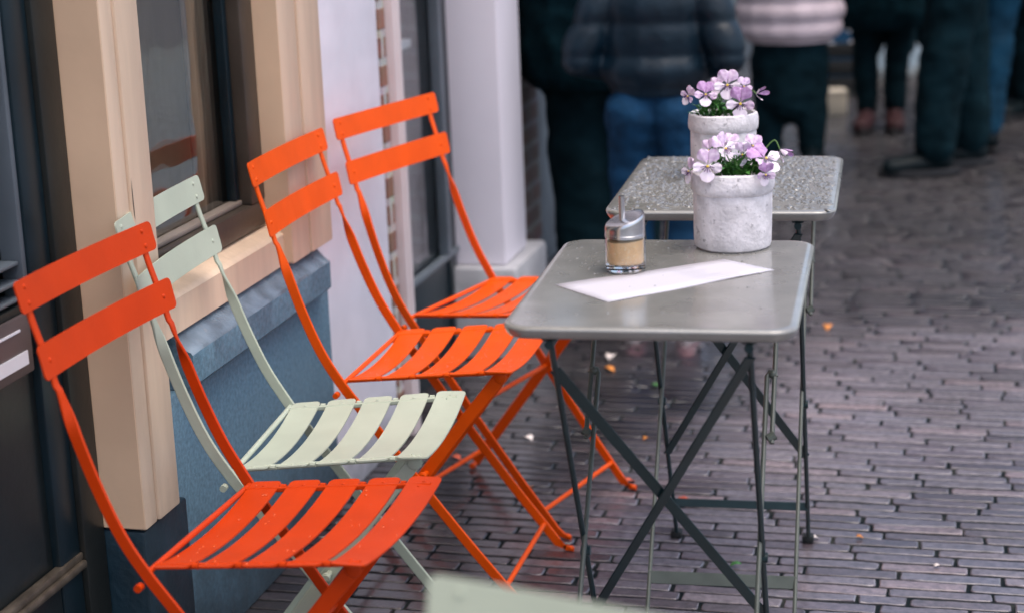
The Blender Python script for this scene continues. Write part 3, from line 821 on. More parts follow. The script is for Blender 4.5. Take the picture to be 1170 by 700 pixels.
# door
d = part(MB().box(-1.40, -1.322, 2.352, 2.416, 0.0, 2.25, 0.004).box(-1.40, -1.325, 1.32, 1.40, 0.0, 2.25, 0.004).box(-1.40, -1.325, 1.40, 2.352, 2.12, 2.25, 0.003), 'door', TEALFR, b1)
part(MB().box(-1.40, -1.325, 1.40, 2.3515, 0.0, 0.28, 0.003).box(-1.395, -1.335, 1.40, 2.3515, 0.28, 0.64).box(-1.40, -1.327, 1.40, 2.3515, 0.64, 0.72, 0.003), 'door_panel', DOORDK, d)
part(MB().box(-1.336, -1.312, 1.36, 2.416, 0.283, 0.296, 0.004).box(-1.334, -1.318, 1.36, 2.416, 0.296, 0.308, 0.003), 'bottom_moulding', M('worn_metal_strip', (0.16, 0.13, 0.10), 0.35, metal=0.6, var=0.4, vscale=30), d)
part(MB().box(-1.372, -1.366, 1.40, 2.352, 0.72, 2.12), 'pane', GLASS, d)
part(MB().box(-1.36, -1.326, 2.338, 2.3515, 0.72, 2.12, 0.003), 'glazing_bead', GREYBEAD, d)
mb = MB()
for z in (0.724, 0.748, 0.775): mb.box(-1.365, -1.330, 1.42, 2.336, z, z + 0.006, 0.002)
part(mb, 'rail_moulding', GREYBEAD, d)
lp = part(MB().box(-1.3265, -1.318, 1.75, 2.330, 0.622, 0.709, 0.003), 'letter_plate', PLATE, d)
part(MB().box(-1.3178, -1.3165, 1.8, 2.312, 0.637, 0.657).box(-1.3178, -1.3165, 1.8, 2.297, 0.688, 0.6915), 'white_strip', WHITESTRIP, lp)
part(MB().box(-1.40, -1.314, 2.4165, 2.4835, 0.0, 2.4, 0.003).box(-1.398, -1.318, 1.32, 2.4165, 2.252, 2.4, 0.003), 'door_jamb', JAMB, b1)
part(MB().box(-1.40, -1.30, 1.2, 2.47, -0.005, 0.03, 0.006), 'threshold', NAVYST, b1)
# pilasters
def pilaster(y0, y1, ym, zb, side):
    o = part(MB().box(-1.32, -1.2445, y0, ym, zb, HT - 2.3, 0.004).box(-1.303, -1.240, ym, y1, zb + 0.002, HT - 2.3, 0.004), 'pilaster', CREAM, b1)
    part(MB().box(-1.3185, -1.246, y0 - 0.0025, y0 - 0.0003, zb + 0.004, HT - 2.3), 'reveal_board', CREAM_T, o)
    return o
pil = pilaster(2.4865, 2.606, 2.529, 0.318, True)
part(MB().add([(-1.2397, 2.5310, 0.826), (-1.2397, 2.5322, 0.806), (-1.2397, 2.5338, 0.800), (-1.2397, 2.5330, 0.838), (-1.2397, 2.5318, 0.866), (-1.2397, 2.5312, 0.850)], [(0, 1, 2, 3, 4, 5)]), 'paint_crack', JAMB, pil)
part(MB().box(-1.42, -1.248, 2.485, 2.648, 0.0, 0.3165, 0.006), 'pilaster_base', NAVYST, b1)
pilaster(3.190, 3.395, 3.28, 0.5775, True)
# slate plinth and ledge
part(MB().box(-1.42, -1.270, 2.650, 3.43, 0.0, 0.479, 0.004).box(-1.42, -1.2695, 2.6, 2.65, 0.3185, 0.479, 0.002), 'plinth', SLATE, b1)
def prism_y(prof, y0, y1, bev=0.0):
    mb = MB(); n = len(prof)
    V = [(x, y0, z) for x, z in prof] + [(x, y1, z) for x, z in prof]
    F = [tuple(range(n)), tuple(range(2 * n - 1, n - 1, -1))] + [(i, (i + 1) % n, n + (i + 1) % n, n + i) for i in range(n)]
    return mb.add(V, F)
def ledge():
    mb = MB(); n = 40; V = []; F = []
    prof = [(-1.42, 0.4805), (-1.268, 0.4805), (-1.243, 0.4865), (-1.236, 0.493), (-1.2355, 0.544), (-1.2385, 0.5485), (-1.2455, 0.5535), (-1.268, 0.571), (-1.30, 0.5765), (-1.42, 0.5765)]
    m = len(prof); y0, y1 = 2.700, 3.372
    for i in range(n + 1):
        t = i / n; y = y0 + (y1 - y0) * t
        e = min(1, min(t, 1 - t) / 0.02)
        for k, (x, z) in enumerate(prof):
            j = 0.0016 * noise.noise((y * 9, k * 3.3, 1)) + 0.0011 * noise.noise((y * 40, k * 5.1, 2)) if 2 < k < 8 else 0
            V.append((x + j - (1 - e) * 0.006 * (x > -1.25), y, z + j * 1.3 - (1 - e) * 0.005 * (z > 0.54)))
    for i in range(n):
        for k in range(m): F.append((i * m + k, i * m + (k + 1) % m, (i + 1) * m + (k + 1) % m, (i + 1) * m + k))
    F += [tuple(range(m)), tuple(range((n + 1) * m - 1, n * m - 1, -1))]
    mi = []
    mb.add(V, F)
    for i in range(len(F) - 2):
        if i % m in (4, 5, 6, 7): mb.mi[i] = 1
    return mb
part(ledge(), 'stone_ledge', [SLATE, SLATE_L], b1)
# window
wn = part(MB().box(-1.36, -1.294, 2.606, 3.1865, 0.654, 0.702, 0.004).box(-1.358, -1.292, 3.125, 3.1870, 0.702, 2.35, 0.004).box(-1.358, -1.292, 2.606, 2.640, 0.702, 2.35, 0.004).box(-1.356, -1.290, 2.606, 3.1865, 2.35, 2.42, 0.004), 'window', BROWNFR, b1)
part(MB().box(-1.342, -1.336, 2.640, 3.125, 0.7023, 2.35), 'pane', GLASS, wn)
part(MB().box(-1.3355, -1.312, 2.6405, 3.1245, 0.7025, 0.712, 0.003), 'glazing_bead', M('pale_bead', (0.23, 0.19, 0.16), 0.4), wn)
part(MB().box(-1.3355, -1.316, 3.106, 3.1245, 0.7125, 2.349, 0.003), 'inner_stile', TEALFR, wn)
part(prism_y([(-1.32, 0.578), (-1.262, 0.578), (-1.262, 0.634), (-1.268, 0.640), (-1.272, 0.641), (-1.304, 0.652), (-1.32, 0.652)], 2.607, 3.1875), 'window_sill', CREAM, b1)
# dim room behind the window
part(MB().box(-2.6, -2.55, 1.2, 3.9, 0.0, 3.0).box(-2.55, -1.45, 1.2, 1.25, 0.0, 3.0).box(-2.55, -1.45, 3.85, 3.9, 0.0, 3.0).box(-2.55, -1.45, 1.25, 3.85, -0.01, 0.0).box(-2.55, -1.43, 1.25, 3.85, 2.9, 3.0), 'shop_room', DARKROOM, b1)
mb = MB(); V = []; F = []
for i in range(46):
    y = 3.008 + i * 0.0039
    x = -1.362 + 0.006 * math.sin(i * 0.9)
    V += [(x, y + 0.012, 0.70), (x, y, 2.4)]
F = [(2 * i, 2 * i + 2, 2 * i + 3, 2 * i + 1) for i in range(45)]
mb.add(V, F, 0, True)
cu = part(mb, 'curtain', CURTAIN, b1); md = cu.modifiers.new('thick', 'SOLIDIFY'); md.thickness = 0.003
part(MB().box(-1.62, -1.60, 2.2, 3.2, 0.6, 2.6, 0.004), 'added_board', M('grey_green_board', (0.20, 0.245, 0.245), 0.8, var=0.25, vscale=2.5), b1)  # grey board added behind the window to lighten the glass
part(MB().box(-1.598, -1.56, 2.3, 2.50, 1.02, 1.35, 0.02), 'warm_picture_panel', WARMROOM, b1)
# upper walls
part(MB().box(-1.62, -1.282, 3.397, 3.868, 0.0, HT, 0.003), 'white_wall', WHITEP, b1)
part(MB().box(-1.60, -1.2775, 3.8685, 3.9085, 0.0, HT), 'brick_edge', WALLBRICK, b1)
part(MB().box(-1.62, -1.26, 1.0, 3.3965, HT - 2.298, HT).box(-1.62, -1.305, 0.2, 1.318, 0.0, HT - 2.3).box(-1.62, -1.43, 1.32, 2.60, 2.402, HT - 2.3).box(-1.62, -1.38, 2.606, 3.39, 2.422, HT - 2.3).box(-1.62, -1.43, 2.485, 2.606, 0.32, 2.42).box(-1.62, -1.372, 3.19, 3.395, 0.0, 2.42).box(-1.62, -1.43, 2.5, 3.19, 0.0, 0.64), 'upper_wall', CREAM, b1)
part(MB().box(-1.30, -1.18, 1.0, 3.86, HT - 2.36, HT - 2.30, 0.01), 'cornice', CREAM, b1)

b2 = thing('townhouse', 'townhouse with off-white column and dark glazed front beyond the white wall', 'building', (-1.35, 4.4, 0))
part(MB().box(-1.42, -1.258, 3.912, 3.966, 0.0, 2.8, 0.004).box(-1.40, -1.2545, 3.926, 3.955, 0.002, 2.8, 0.006), 'door_frame', M('pinkish_white_frame', (0.68, 0.58, 0.57), 0.45, var=0.04), b2)
g = part(MB().box(-1.40, -1.335, 3.968, 4.03, 0.0, 2.6, 0.003).box(-1.40, -1.332, 4.515, 4.578, 0.0, 2.6, 0.003).box(-1.40, -1.337, 4.03, 4.515, 0.0, 0.30, 0.003).box(-1.40, -1.337, 4.03, 4.515, 2.4, 2.6, 0.003), 'glazed_door', TEALFR, b2)
part(MB().box(-1.352, -1.346, 4.03, 4.515, 0.30, 2.4), 'pane', GLASS, g)
part(MB().box(-1.346, -1.322, 3.97, 4.576, 0.285, 0.300, 0.003), 'bottom_rail', GREYBEAD, g)
part(MB().box(-1.345, -1.318, 4.46, 4.49, 0.30, 2.4, 0.003), 'stile', GREYBEAD, g)
part(MB().box(-1.62, -1.56, 3.97, 4.58, 0.0, 2.6), 'dim_lobby', GLAZINGDK, b2)
wb = part(MB().box(-1.46, -1.405, 4.20, 4.40, 0.865, 1.02, 0.004), 'counter_box', BOXGREY, b2)
part(MB().box(-1.45, -1.37, 4.17, 4.38, 0.842, 0.862, 0.003), 'white_shelf', WHITESTRIP, wb)
part(MB().box(-1.404, -1.390, 4.235, 4.285, 0.875, 0.925, 0.006), 'teal_button', TEALSPOT, wb)
cl = part(MB().box(-1.42, -1.2, 4.580, 4.812, 0.248, 2.9, 0.006), 'column', WHITEC, b2)
part(MB().box(-1.45, -1.165, 4.548, 4.90, 0.0, 0.2465, 0.012), 'column_base', GREYST, b2)
part(MB().box(-1.62, -1.30, 3.91, 4.95, 2.902, HT).box(-1.62, -1.42, 4.585, 4.95, 0.0, 2.9), 'upper_wall', WALLBRICK2, b2)

b3 = thing('brick_shop', 'dark brick shop with blue-grey panels, left of the blurred crowd', 'building', (-1.35, 8, 0))
part(MB().box(-1.62, -1.315, 4.952, 5.47, 0.0, HT).box(-1.62, -1.315, 7.6, 8.2, 0.0, HT).box(-1.62, -1.315, 11.2, 11.9, 0.0, HT).box(-1.62, -1.317, 5.47, 7.6, 2.7, HT).box(-1.62, -1.317, 8.2, 11.2, 2.7, HT).box(-1.62, -1.315, 14.8, 18.0, 0.0, HT).box(-1.62, -1.317, 11.9, 14.8, 2.7, HT), 'brick_wall', WALLBRICK2, b3)
for (ya, yb) in ((5.472, 7.598), (8.202, 11.198), (11.902, 14.798)):
    part(MB().box(-1.55, -1.345, ya, yb, 0.0, 0.60, 0.006), 'dado_panel', DADO, b3)
    w_ = part(MB().box(-1.44, -1.355, ya, yb, 0.601, 0.66, 0.004).box(-1.44, -1.355, ya, ya + 0.06, 0.66, 2.69, 0.004).box(-1.44, -1.355, yb - 0.06, yb, 0.66, 2.69, 0.004).box(-1.44, -1.357, (ya + yb) / 2 - .03, (ya + yb) / 2 + .03, 0.66, 2.69, 0.004), 'shop_window', TEALFR, b3)
    part(MB().box(-1.41, -1.404, ya + 0.06, yb - 0.06, 0.66, 2.69), 'pane', GLASS, w_)
    part(MB().box(-2.1, -2.05, ya, yb, 0.0, 2.69), 'back_panel', DARKROOM, w_)

# ------------------------------------------------------------------ people
def capsule(p0, r0, p1, r1, sx=1.0, sy=1.0, n=14, k=4):
    p0 = Vector(p0); p1 = Vector(p1); ax = p1 - p0; L_ = ax.length; t = ax.normalized() if L_ > 1e-6 else Vector((0, 0, 1))
    ref = Vector((1, 0, 0)) if abs(t.x) < 0.9 else Vector((0, 1, 0))
    u = (ref - t * ref.dot(t)).normalized(); w = t.cross(u)
    rings = []
    for j in range(k, 0, -1):
        a = j / k * PI / 2 * 0.98; rings.append((p0 - t * r0 * math.sin(a), r0 * math.cos(a)))
    rings += [(p0, r0), (p1, r1)]
    for j in range(1, k + 1):
        a = j / k * PI / 2 * 0.98; rings.append((p1 + t * r1 * math.sin(a), r1 * math.cos(a)))
    V = []; F = []
    for c, r in rings:
        for i in range(n):
            an = 2 * PI * i / n; V.append(c + u * math.cos(an) * r * sx + w * math.sin(an) * r * sy)
    for i in range(len(rings) - 1):
        for q_ in range(n): F.append((i * n + q_, i * n + (q_ + 1) % n, (i + 1) * n + (q_ + 1) % n, (i + 1) * n + q_))
    F.append(tuple(range(n - 1, -1, -1))); F.append(tuple(range((len(rings) - 1) * n, len(rings) * n)))
    return V, F
def blend(name, caps, voxel, mat, parent, smooth=6, disp=None):
    mb = MB()
    for c in caps: mb.add(*capsule(*c))
    me = bpy.data.meshes.new(name); me.from_pydata(mb.v, [], mb.f)
    o = bpy.data.objects.new(name, me); COL.objects.link(o)
    r = o.modifiers.new('r', 'REMESH'); r.mode = 'VOXEL'; r.voxel_size = voxel
    s = o.modifiers.new('s', 'SMOOTH'); s.iterations = smooth; s.factor = 0.5
    dg = bpy.context.evaluated_depsgraph_get()
    m2 = bpy.data.meshes.new_from_object(o.evaluated_get(dg))
    bpy.data.objects.remove(o); bpy.data.meshes.remove(me)
    m2.name = name
    if disp:
        ns = [v.normal.copy() for v in m2.vertices]
        for v, n_ in zip(m2.vertices, ns): v.co += n_ * disp(v.co)
    m2.materials.clear(); m2.materials.append(mat)
    for p in m2.polygons: p.use_smooth = True
    return link(bpy.data.objects.new(name, m2), parent)

SKIN = M('skin', (0.52, 0.31, 0.23), 0.5, var=0.08)
BLACKCL = M('black_wool', (0.0032, 0.0170, 0.0235), 0.9, var=0.3, vscale=30, bump=0.2, bscale=120, spec=0.08)
BLACKTR = M('black_trousers', (0.0040, 0.0150, 0.0200), 0.9, var=0.35, vscale=12, bump=0.3, bscale=25, spec=0.08)
JEANS = M('blue_denim', (0.004, 0.036, 0.086), 0.8, var=0.35, vscale=14, bump=0.35, bscale=40, spec=0.25)
JEANS2 = M('teal_denim', (0.005, 0.042, 0.080), 0.8, var=0.35, vscale=10, bump=0.35, bscale=30, spec=0.25)
NAVYPUF = M('navy_nylon', (0.0025, 0.013, 0.024), 0.42, var=0.25, vscale=10, bump=0.3, bscale=30, spec=0.35)
PINKPUF = M('dusty_pink_nylon', (0.62, 0.51, 0.54), 0.55, var=0.12, vscale=10, bump=0.3, bscale=30)
HAIRB = M('brown_hair', (0.03, 0.018, 0.010), 0.5, stretch=(30, 30, 3), var=0.4)
HAIRK = M('black_hair', (0.008, 0.007, 0.007), 0.5, stretch=(30, 30, 3), var=0.4)
SHOEBK = M('black_leather', (0.003, 0.008, 0.010), 0.5, spec=0.2)
SHOEPK = M('pink_canvas', (0.55, 0.20, 0.24), 0.6)
SHOERD = M('dark_red_suede', (0.040, 0.011, 0.013), 0.7)
SOLEW = M('white_sole', (0.78, 0.74, 0.76), 0.6)
SOLEK = M('dark_sole', (0.012, 0.012, 0.014), 0.6)
EYEM = M('eye', (0.02, 0.015, 0.012), 0.2)
LIPM = M('lips', (0.36, 0.13, 0.11), 0.5)

def person(label, loc, rz, h, feet, coat, trousers, shoes, hair, jacket_mat, tr_mat, hem=0.82, puff=None, skirt=False, lean=0.0, hands='side', jw=1.0, tw=1.0, tr_top=None):
    """local: x = the figure's right hand side, y = the way it faces; sizes for 1.75 m, scaled by h"""
    k = h / 1.75
    t = thing('person', label, 'person', loc, rz, 'people standing in the street')
    S = lambda x, y, z: (x * k, y * k, z * k)
    caps = []
    def c(a, ra, b, rb, sx=1, sy=1): caps.append((S(*a), ra * k, S(*b), rb * k, sx, sy))
    legs = []
    for s, (fx, fy, knee) in zip((-1, 1), feet):
        hip = (s * 0.09, lean * 0.2, 0.90); ank = (fx, fy, 0.085)
        kn = ((hip[0] + fx) / 2, (hip[1] + fy) / 2 + knee, 0.49)
        legs.append((hip, kn, ank))
        c(hip, 0.078, kn, 0.052); c(kn, 0.050, ank, 0.036); c((fx, fy - 0.02, 0.05), 0.032, (fx + s * 0.012, fy + 0.13, 0.035), 0.028)
    c((0, 0, 0.93), 0.115, (0, 0.0, 1.05), 0.108, 1.25, 0.85); c((0, 0, 1.05), 0.105, (0, 0.01, 1.30), 0.125, 1.3, 0.85)
    c((-0.15, 0, 1.41), 0.055, (0.15, 0, 1.41), 0.055); c((0, 0, 1.42), 0.055, (0, 0.012, 1.54), 0.05)
    c((0, 0.0, 1.655), 0.083, (0, 0.03, 1.62), 0.078, 0.92, 1.1); c((0, 0.045, 1.575), 0.052, (0, 0.055, 1.59), 0.05)
    c((0, 0.118, 1.625), 0.010, (0, 0.133, 1.605), 0.013)                       # nose
    for s in (-1, 1): c((s * 0.083, 0.0, 1.635), 0.014, (s * 0.086, 0.004, 1.61), 0.010, 0.6, 1.2)   # ears
    arms = []
    for s in (-1, 1):
        sh = (s * 0.185, 0, 1.40)
        if hands == 'front': el = (s * 0.27, -0.02, 1.12); wr = (s * 0.13, 0.17, 1.02)
        elif hands == 'pocket': el = (s * 0.29, -0.07, 1.13); wr = (s * 0.17, 0.10, 1.06)
        else: el = (s * 0.235, -0.02, 1.12); wr = (s * 0.245, 0.05, 0.87)
        arms.append((sh, el, wr)); c(sh, 0.050, el, 0.038); c(el, 0.037, wr, 0.027)
        wv = Vector(wr); dv = (wv - Vector(el)).normalized()
        c(wr, 0.026, wv + dv * 0.075, 0.034, 0.55, 1.0)
        sd = dv.cross(Vector((s, 0, 0))).normalized()
        for q_, (off, ln) in enumerate(((-0.030, 0.066), (-0.010, 0.078), (0.010, 0.073), (0.028, 0.058))):
            b = wv + dv * 0.085 + sd * off; m_ = b + dv * ln * 0.55 + Vector((-s * 0.006, 0, 0)); e = m_ + dv * ln * 0.45 + Vector((-s * 0.016, 0, 0))
            c(b, 0.0092, m_, 0.0085); c(m_, 0.0085, e, 0.0072)
        b = wv + dv * 0.03 - sd * 0.026; c(b, 0.011, b + dv * 0.045 - sd * 0.022, 0.0095); c(b + dv * 0.045 - sd * 0.022, 0.0095, b + dv * 0.075 - sd * 0.022, 0.008)
    body = blend('body', caps, 0.008 * k, SKIN, t, 3)
    for s in (-1, 1):
        MB().dome(S(s * 0.034, 0.106, 1.648), (s * .2, 1, 0), 0.011 * k, 0.006 * k).build('eye', EYEM, t)
    MB().tube([S(-0.024, 0.101, 1.572), S(0, 0.110, 1.571), S(0.024, 0.101, 1.572)], 0.005 * k).build('mouth', LIPM, t)
    hc = [((0, -0.012, 1.665), 0.098, (0, -0.02, 1.64), 0.096, 0.95, 1.05)]
    if hair == 'long': hc += [((0, -0.06, 1.62), 0.085, (0, -0.075, 1.42), 0.07, 1.1, 0.7)]
    mb_caps = [(S(*a), ra * k, S(*b), rb * k, sx, sy) for a, ra, b, rb, sx, sy in hc]
    blend('hair', mb_caps, 0.012 * k, HAIRB if hair == 'long' else HAIRK, t, 2)
    # trousers
    tc = [((0, 0, 0.92), 0.125, (0, 0, 1.02 if tr_top is None else tr_top), 0.118, 1.28, 0.95)]
    for s, (hip, kn, ank) in zip((-1, 1), legs):
        if skirt: break
        tc += [(hip, 0.105 * tw, kn, 0.075 * tw), (kn, 0.075 * tw, (ank[0], ank[1], 0.115), 0.063 * tw)]
        tc += [((hip[0] * 0.95, hip[1] - 0.045, 0.90), 0.098 * tw, (kn[0], kn[1] - 0.01, 0.7), 0.088 * tw)]
    if skirt:
        tc += [((0, 0, 0.90), 0.140, (0, 0.01, 0.34), 0.138, 1.1, 0.85)]
        for hip, kn, ank in legs: tc += [(kn, 0.07, (ank[0], ank[1], 0.11), 0.06)]
    wr_ = lambda v: 0.010 * noise.noise((v.x * 9, v.y * 9, v.z * 6)) + 0.006 * noise.noise((v.x * 14 + v.z * 9, v.y * 14, v.z * 26))
    blend('trousers' if not skirt else 'skirt', [(S(*a), ra * k, S(*b), rb * k, *r_) for a, ra, b, rb, *r_ in tc], 0.013 * k, tr_mat, t, 3, wr_)
    # jacket or coat
    j = jw
    jc = [((0, 0, hem + 0.10), 0.155 * j, (0, 0, 1.10), 0.150 * j, 1.22, 0.92), ((0, 0, 1.10), 0.150 * j, (0, 0, 1.33), 0.148 * j, 1.25, 0.85), ((-0.15, 0, 1.40), 0.075, (0.15, 0, 1.40), 0.075), ((0, 0, 1.44), 0.075, (0, 0.01, 1.50), 0.068)]
    for sh, el, wr in arms:
        jc += [(sh, 0.074 * j, el, 0.062 * j), (el, 0.062 * j, tuple(Vector(el).lerp(Vector(wr), 0.93)), 0.047 * j)]
    if puff:
        pd = lambda v: (0.010 if jacket_mat is NAVYPUF else 0.017) * (abs(math.sin(PI * v.z / puff)) ** 0.6) - 0.004 + 0.004 * noise.noise((v.x * 14, v.y * 14, v.z * 10))
    else:
        pd = wr_
    ja = blend('jacket', [(S(*a), ra * k, S(*b), rb * k, *r_) for a, ra, b, rb, *r_ in jc], 0.013 * k, jacket_mat, t, 3, pd)
    # cut the hem straight
    bm = bmesh.new(); bm.from_mesh(ja.data)
    zc = hem * k
    res = bmesh.ops.bisect_plane(bm, geom=bm.verts[:] + bm.edges[:] + bm.faces[:], plane_co=(0, 0, zc), plane_no=(0, 0, 1), clear_inner=False)
    kill = [f for f in bm.faces if f.calc_center_median().z < zc - 1e-4 and abs(f.calc_center_median().x) < 0.26 * k * j]
    arm_faces = [f for f in kill if any(((Vector((f.calc_center_median().x, f.calc_center_median().y)) - Vector((wr[0] * k, wr[1] * k))).length < 0.075 * k) for _, _, wr in arms)]
    af = set(arm_faces)
    bmesh.ops.delete(bm, geom=[f for f in kill if f not in af], context='FACES')
    bm.to_mesh(ja.data); bm.free()
    # shoes
    for s, (hip, kn, ank) in zip((-1, 1), legs):
        fx, fy = ank[0], ank[1]; sm, so = shoes
        sc = [((fx, fy - 0.025, 0.055), 0.044, (fx, fy + 0.02, 0.065), 0.043, 0.9, 1), ((fx, fy + 0.02, 0.05), 0.042, (fx + s * 0.015, fy + 0.165, 0.036), 0.036, 1.1, 0.95), ((fx, fy - 0.01, 0.09), 0.046, (fx, fy - 0.01, 0.115), 0.046)]
        sh_ = blend('shoe', [(S(*a), ra * k, S(*b), rb * k, *r_) for a, ra, b, rb, *r_ in sc], 0.009 * k, sm, t, 3)
        mb = MB(); V = []; n = 24
        for (z, g_) in ((0.0, 0.97), (0.004, 1.0), (0.022, 1.0), (0.026, 0.96)):
            for i in range(n):
                a = 2 * PI * i / n
                yy = 0.155 * math.sin(a) * g_; xx = (0.047 + 0.006 * math.sin(a)) * math.cos(a) * g_
                V.append(S(fx + xx + s * 0.006, fy + 0.058 + yy, z))
        F = [(i * n + q_, i * n + (q_ + 1) % n, (i + 1) * n + (q_ + 1) % n, (i + 1) * n + q_) for i in range(3) for q_ in range(n)] + [tuple(range(n)), tuple(range(4 * n - 1, 3 * n - 1, -1))]
        mb.add(V, F, 0, True).build('sole', so, sh_)
    return t

person('person in a long black coat standing by the brick shop, behind the blue jeans', (-1.085, 5.35, 0), 0.25, 1.80,
       ((-0.075, 0.0, 0.01), (0.09, 0.03, 0.01)), 'long', 'b', (SHOEBK, SOLEK), 'short', BLACKCL, BLACKTR, hem=0.60, hands='pocket', jw=1.32, tw=1.15)
person('person in blue jeans and navy padded jacket, seen from behind the rear table', (-0.845, 4.86, 0), 0.05, 1.18,
       ((-0.105, 0.02, 0.01), (0.105, 0.0, 0.01)), 'puff', 'j', (SHOEPK, SOLEW), 'long', NAVYPUF, JEANS, hem=0.98, puff=0.085, hands='pocket', jw=1.14, tw=1.12)
person('person in a quilted dusty pink coat over a black skirt, standing behind the pansies', (-0.735, 7.25, 0), 0.0, 1.66,
       ((-0.09, 0.02, 0.0), (0.09, 0.0, 0.0)), 'puff', 's', (SHOEBK, SOLEK), 'long', PINKPUF, BLACKTR, hem=0.545, puff=0.075, hands='front', jw=1.12, skirt=True)
person('distant person in slim black trousers and dark red shoes', (-0.445, 8.35, 0), PI, 1.70,
       ((-0.062, 0.0, 0.0), (0.062, 0.02, 0.0)), 'long', 'b', (SHOERD, SOLEK), 'long', BLACKCL, BLACKTR, hem=0.46, hands='front', jw=1.2, tw=0.82)
person('person in wide black trousers and black shoes turned to the left', (-0.10, 7.35, 0), PI / 2 + 0.25, 1.82,
       ((-0.085, 0.10, 0.02), (0.085, -0.07, 0.0)), 'short', 'b', (SHOEBK, SOLEK), 'short', BLACKCL, BLACKTR, hem=0.74, hands='front', tw=1.25, jw=1.25)
person('person in teal blue jeans and dark shoes at the right edge of the picture', (0.150, 7.78, 0), 0.6, 1.78,
       ((-0.13, 0.06, 0.02), (0.15, -0.12, 0.0)), 'short', 'j', (SHOEBK, SOLEK), 'short', NAVYPUF, JEANS2, hem=0.84, puff=0.09, hands='pocket', tw=1.1)

person('person in a long navy coat at the far right, behind the teal jeans', (0.30, 8.7, 0), 2.6, 1.80,
       ((-0.09, 0.02, 0.0), (0.09, 0.05, 0.0)), 'long', 'b', (SHOEBK, SOLEK), 'short', NAVYPUF, BLACKTR, hem=0.50, hands='pocket', jw=1.3, tw=1.3)
person('person in black coat half hidden behind the wide black trousers', (0.02, 8.9, 0), 2.9, 1.76,
       ((-0.09, 0.02, 0.0), (0.09, -0.05, 0.0)), 'long', 'b', (SHOEBK, SOLEK), 'long', BLACKCL, BLACKTR, hem=0.48, hands='pocket', jw=1.3, tw=1.3)

person('person in black coat in the far crowd, above the dark red shoes', (-0.54, 10.6, 0), 2.9, 1.74,
       ((-0.09, 0.02, 0.0), (0.09, -0.02, 0.0)), 'long', 'b', (SHOEBK, SOLEK), 'short', BLACKCL, BLACKTR, hem=0.30, hands='pocket', jw=1.35, tw=1.3)
person('person in navy coat in the far crowd, left of the wide black trousers', (-0.22, 10.9, 0), 3.3, 1.80,
       ((-0.09, 0.02, 0.0), (0.09, -0.02, 0.0)), 'long', 'b', (SHOEBK, SOLEK), 'long', NAVYPUF, BLACKTR, hem=0.42, hands='pocket', jw=1.35, tw=1.4)

# goods on the pavement in the far gap
CARD = M('pale_card', (0.62, 0.54, 0.42), 0.8, var=0.15, vscale=10)
bx = thing('cardboard_box', 'small pale cardboard box on the ground in the gap behind the pink coat', 'box', (-0.715, 8.78, 0), 0.2)
MB().box(-0.085, 0.085, -0.07, 0.07, 0.0, 0.105, 0.004).build('carton', CARD, bx)
MB().box(-0.088, 0.088, -0.073, 0.001, 0.1055, 0.110, 0.001).box(-0.088, 0.088, 0.003, 0.073, 0.1055, 0.110, 0.001).build('flaps', CARD, bx)
BLUEB = M('blue_fabric', (0.02, 0.10, 0.22), 0.7); 
cr = thing('wooden_crate', 'dark wooden crate behind the pale cardboard box', 'crate', (-0.74, 9.5, 0), 0.1)
mb = MB()
for k in range(3):
    z = 0.02 + k * 0.085
    mb.box(-0.2, 0.2, -0.15, -0.135, z, z + 0.07, 0.002).box(-0.2, 0.2, 0.135, 0.15, z, z + 0.07, 0.002).box(-0.2, -0.185, -0.134, 0.134, z, z + 0.07, 0.002).box(0.185, 0.2, -0.134, 0.134, z, z + 0.07, 0.002)
mb.build('slats', M('dark_wood', (0.02, 0.022, 0.024), 0.7), cr)
mb = MB()
for sx_ in (-1, 1):
    for sy_ in (-1, 1): mb.box(sx_ * 0.175 - 0.01, sx_ * 0.175 + 0.01, sy_ * 0.125 - 0.01, sy_ * 0.125 + 0.01, 0.0, 0.26)
mb.box(-0.184, 0.184, -0.134, 0.134, 0.02, 0.03)
mb.build('corner_posts', M('dark_wood_posts', (0.03, 0.03, 0.03), 0.7), cr)
sb = thing('shopping_bag', 'blue shopping bag with white dots standing on the dark crate', 'bag', (-0.72, 9.47, 0.276), 0.1)
mb = MB().add([(-0.13, -0.05, -0.246), (0.13, -0.05, -0.246), (0.13, 0.05, -0.246), (-0.13, 0.05, -0.246), (-0.14, -0.06, 0.10), (0.14, -0.06, 0.10), (0.14, 0.06, 0.10), (-0.14, 0.06, 0.10)], [(0, 1, 5, 4), (1, 2, 6, 5), (2, 3, 7, 6), (3, 0, 4, 7), (3, 2, 1, 0)])
mb.build('sack', BLUEB, sb)
for s in (-1, 1):
    MB().tube(catmull([(-0.06, s * 0.061, 0.085), (-0.05, s * 0.05, 0.17), (0.05, s * 0.05, 0.17), (0.06, s * 0.061, 0.085)], 5), 0.006, 8).build('handle', BLUEB, sb)
mb = MB()
for (x, z) in ((-0.06, 0.05), (0.055, 0.055), (-0.03, -0.04), (0.075, -0.03)): mb.dome((x, -0.058, z), (0, -1, 0), 0.026, 0.003, n=14)
mb.build('white_dots', WHITESTRIP, sb)

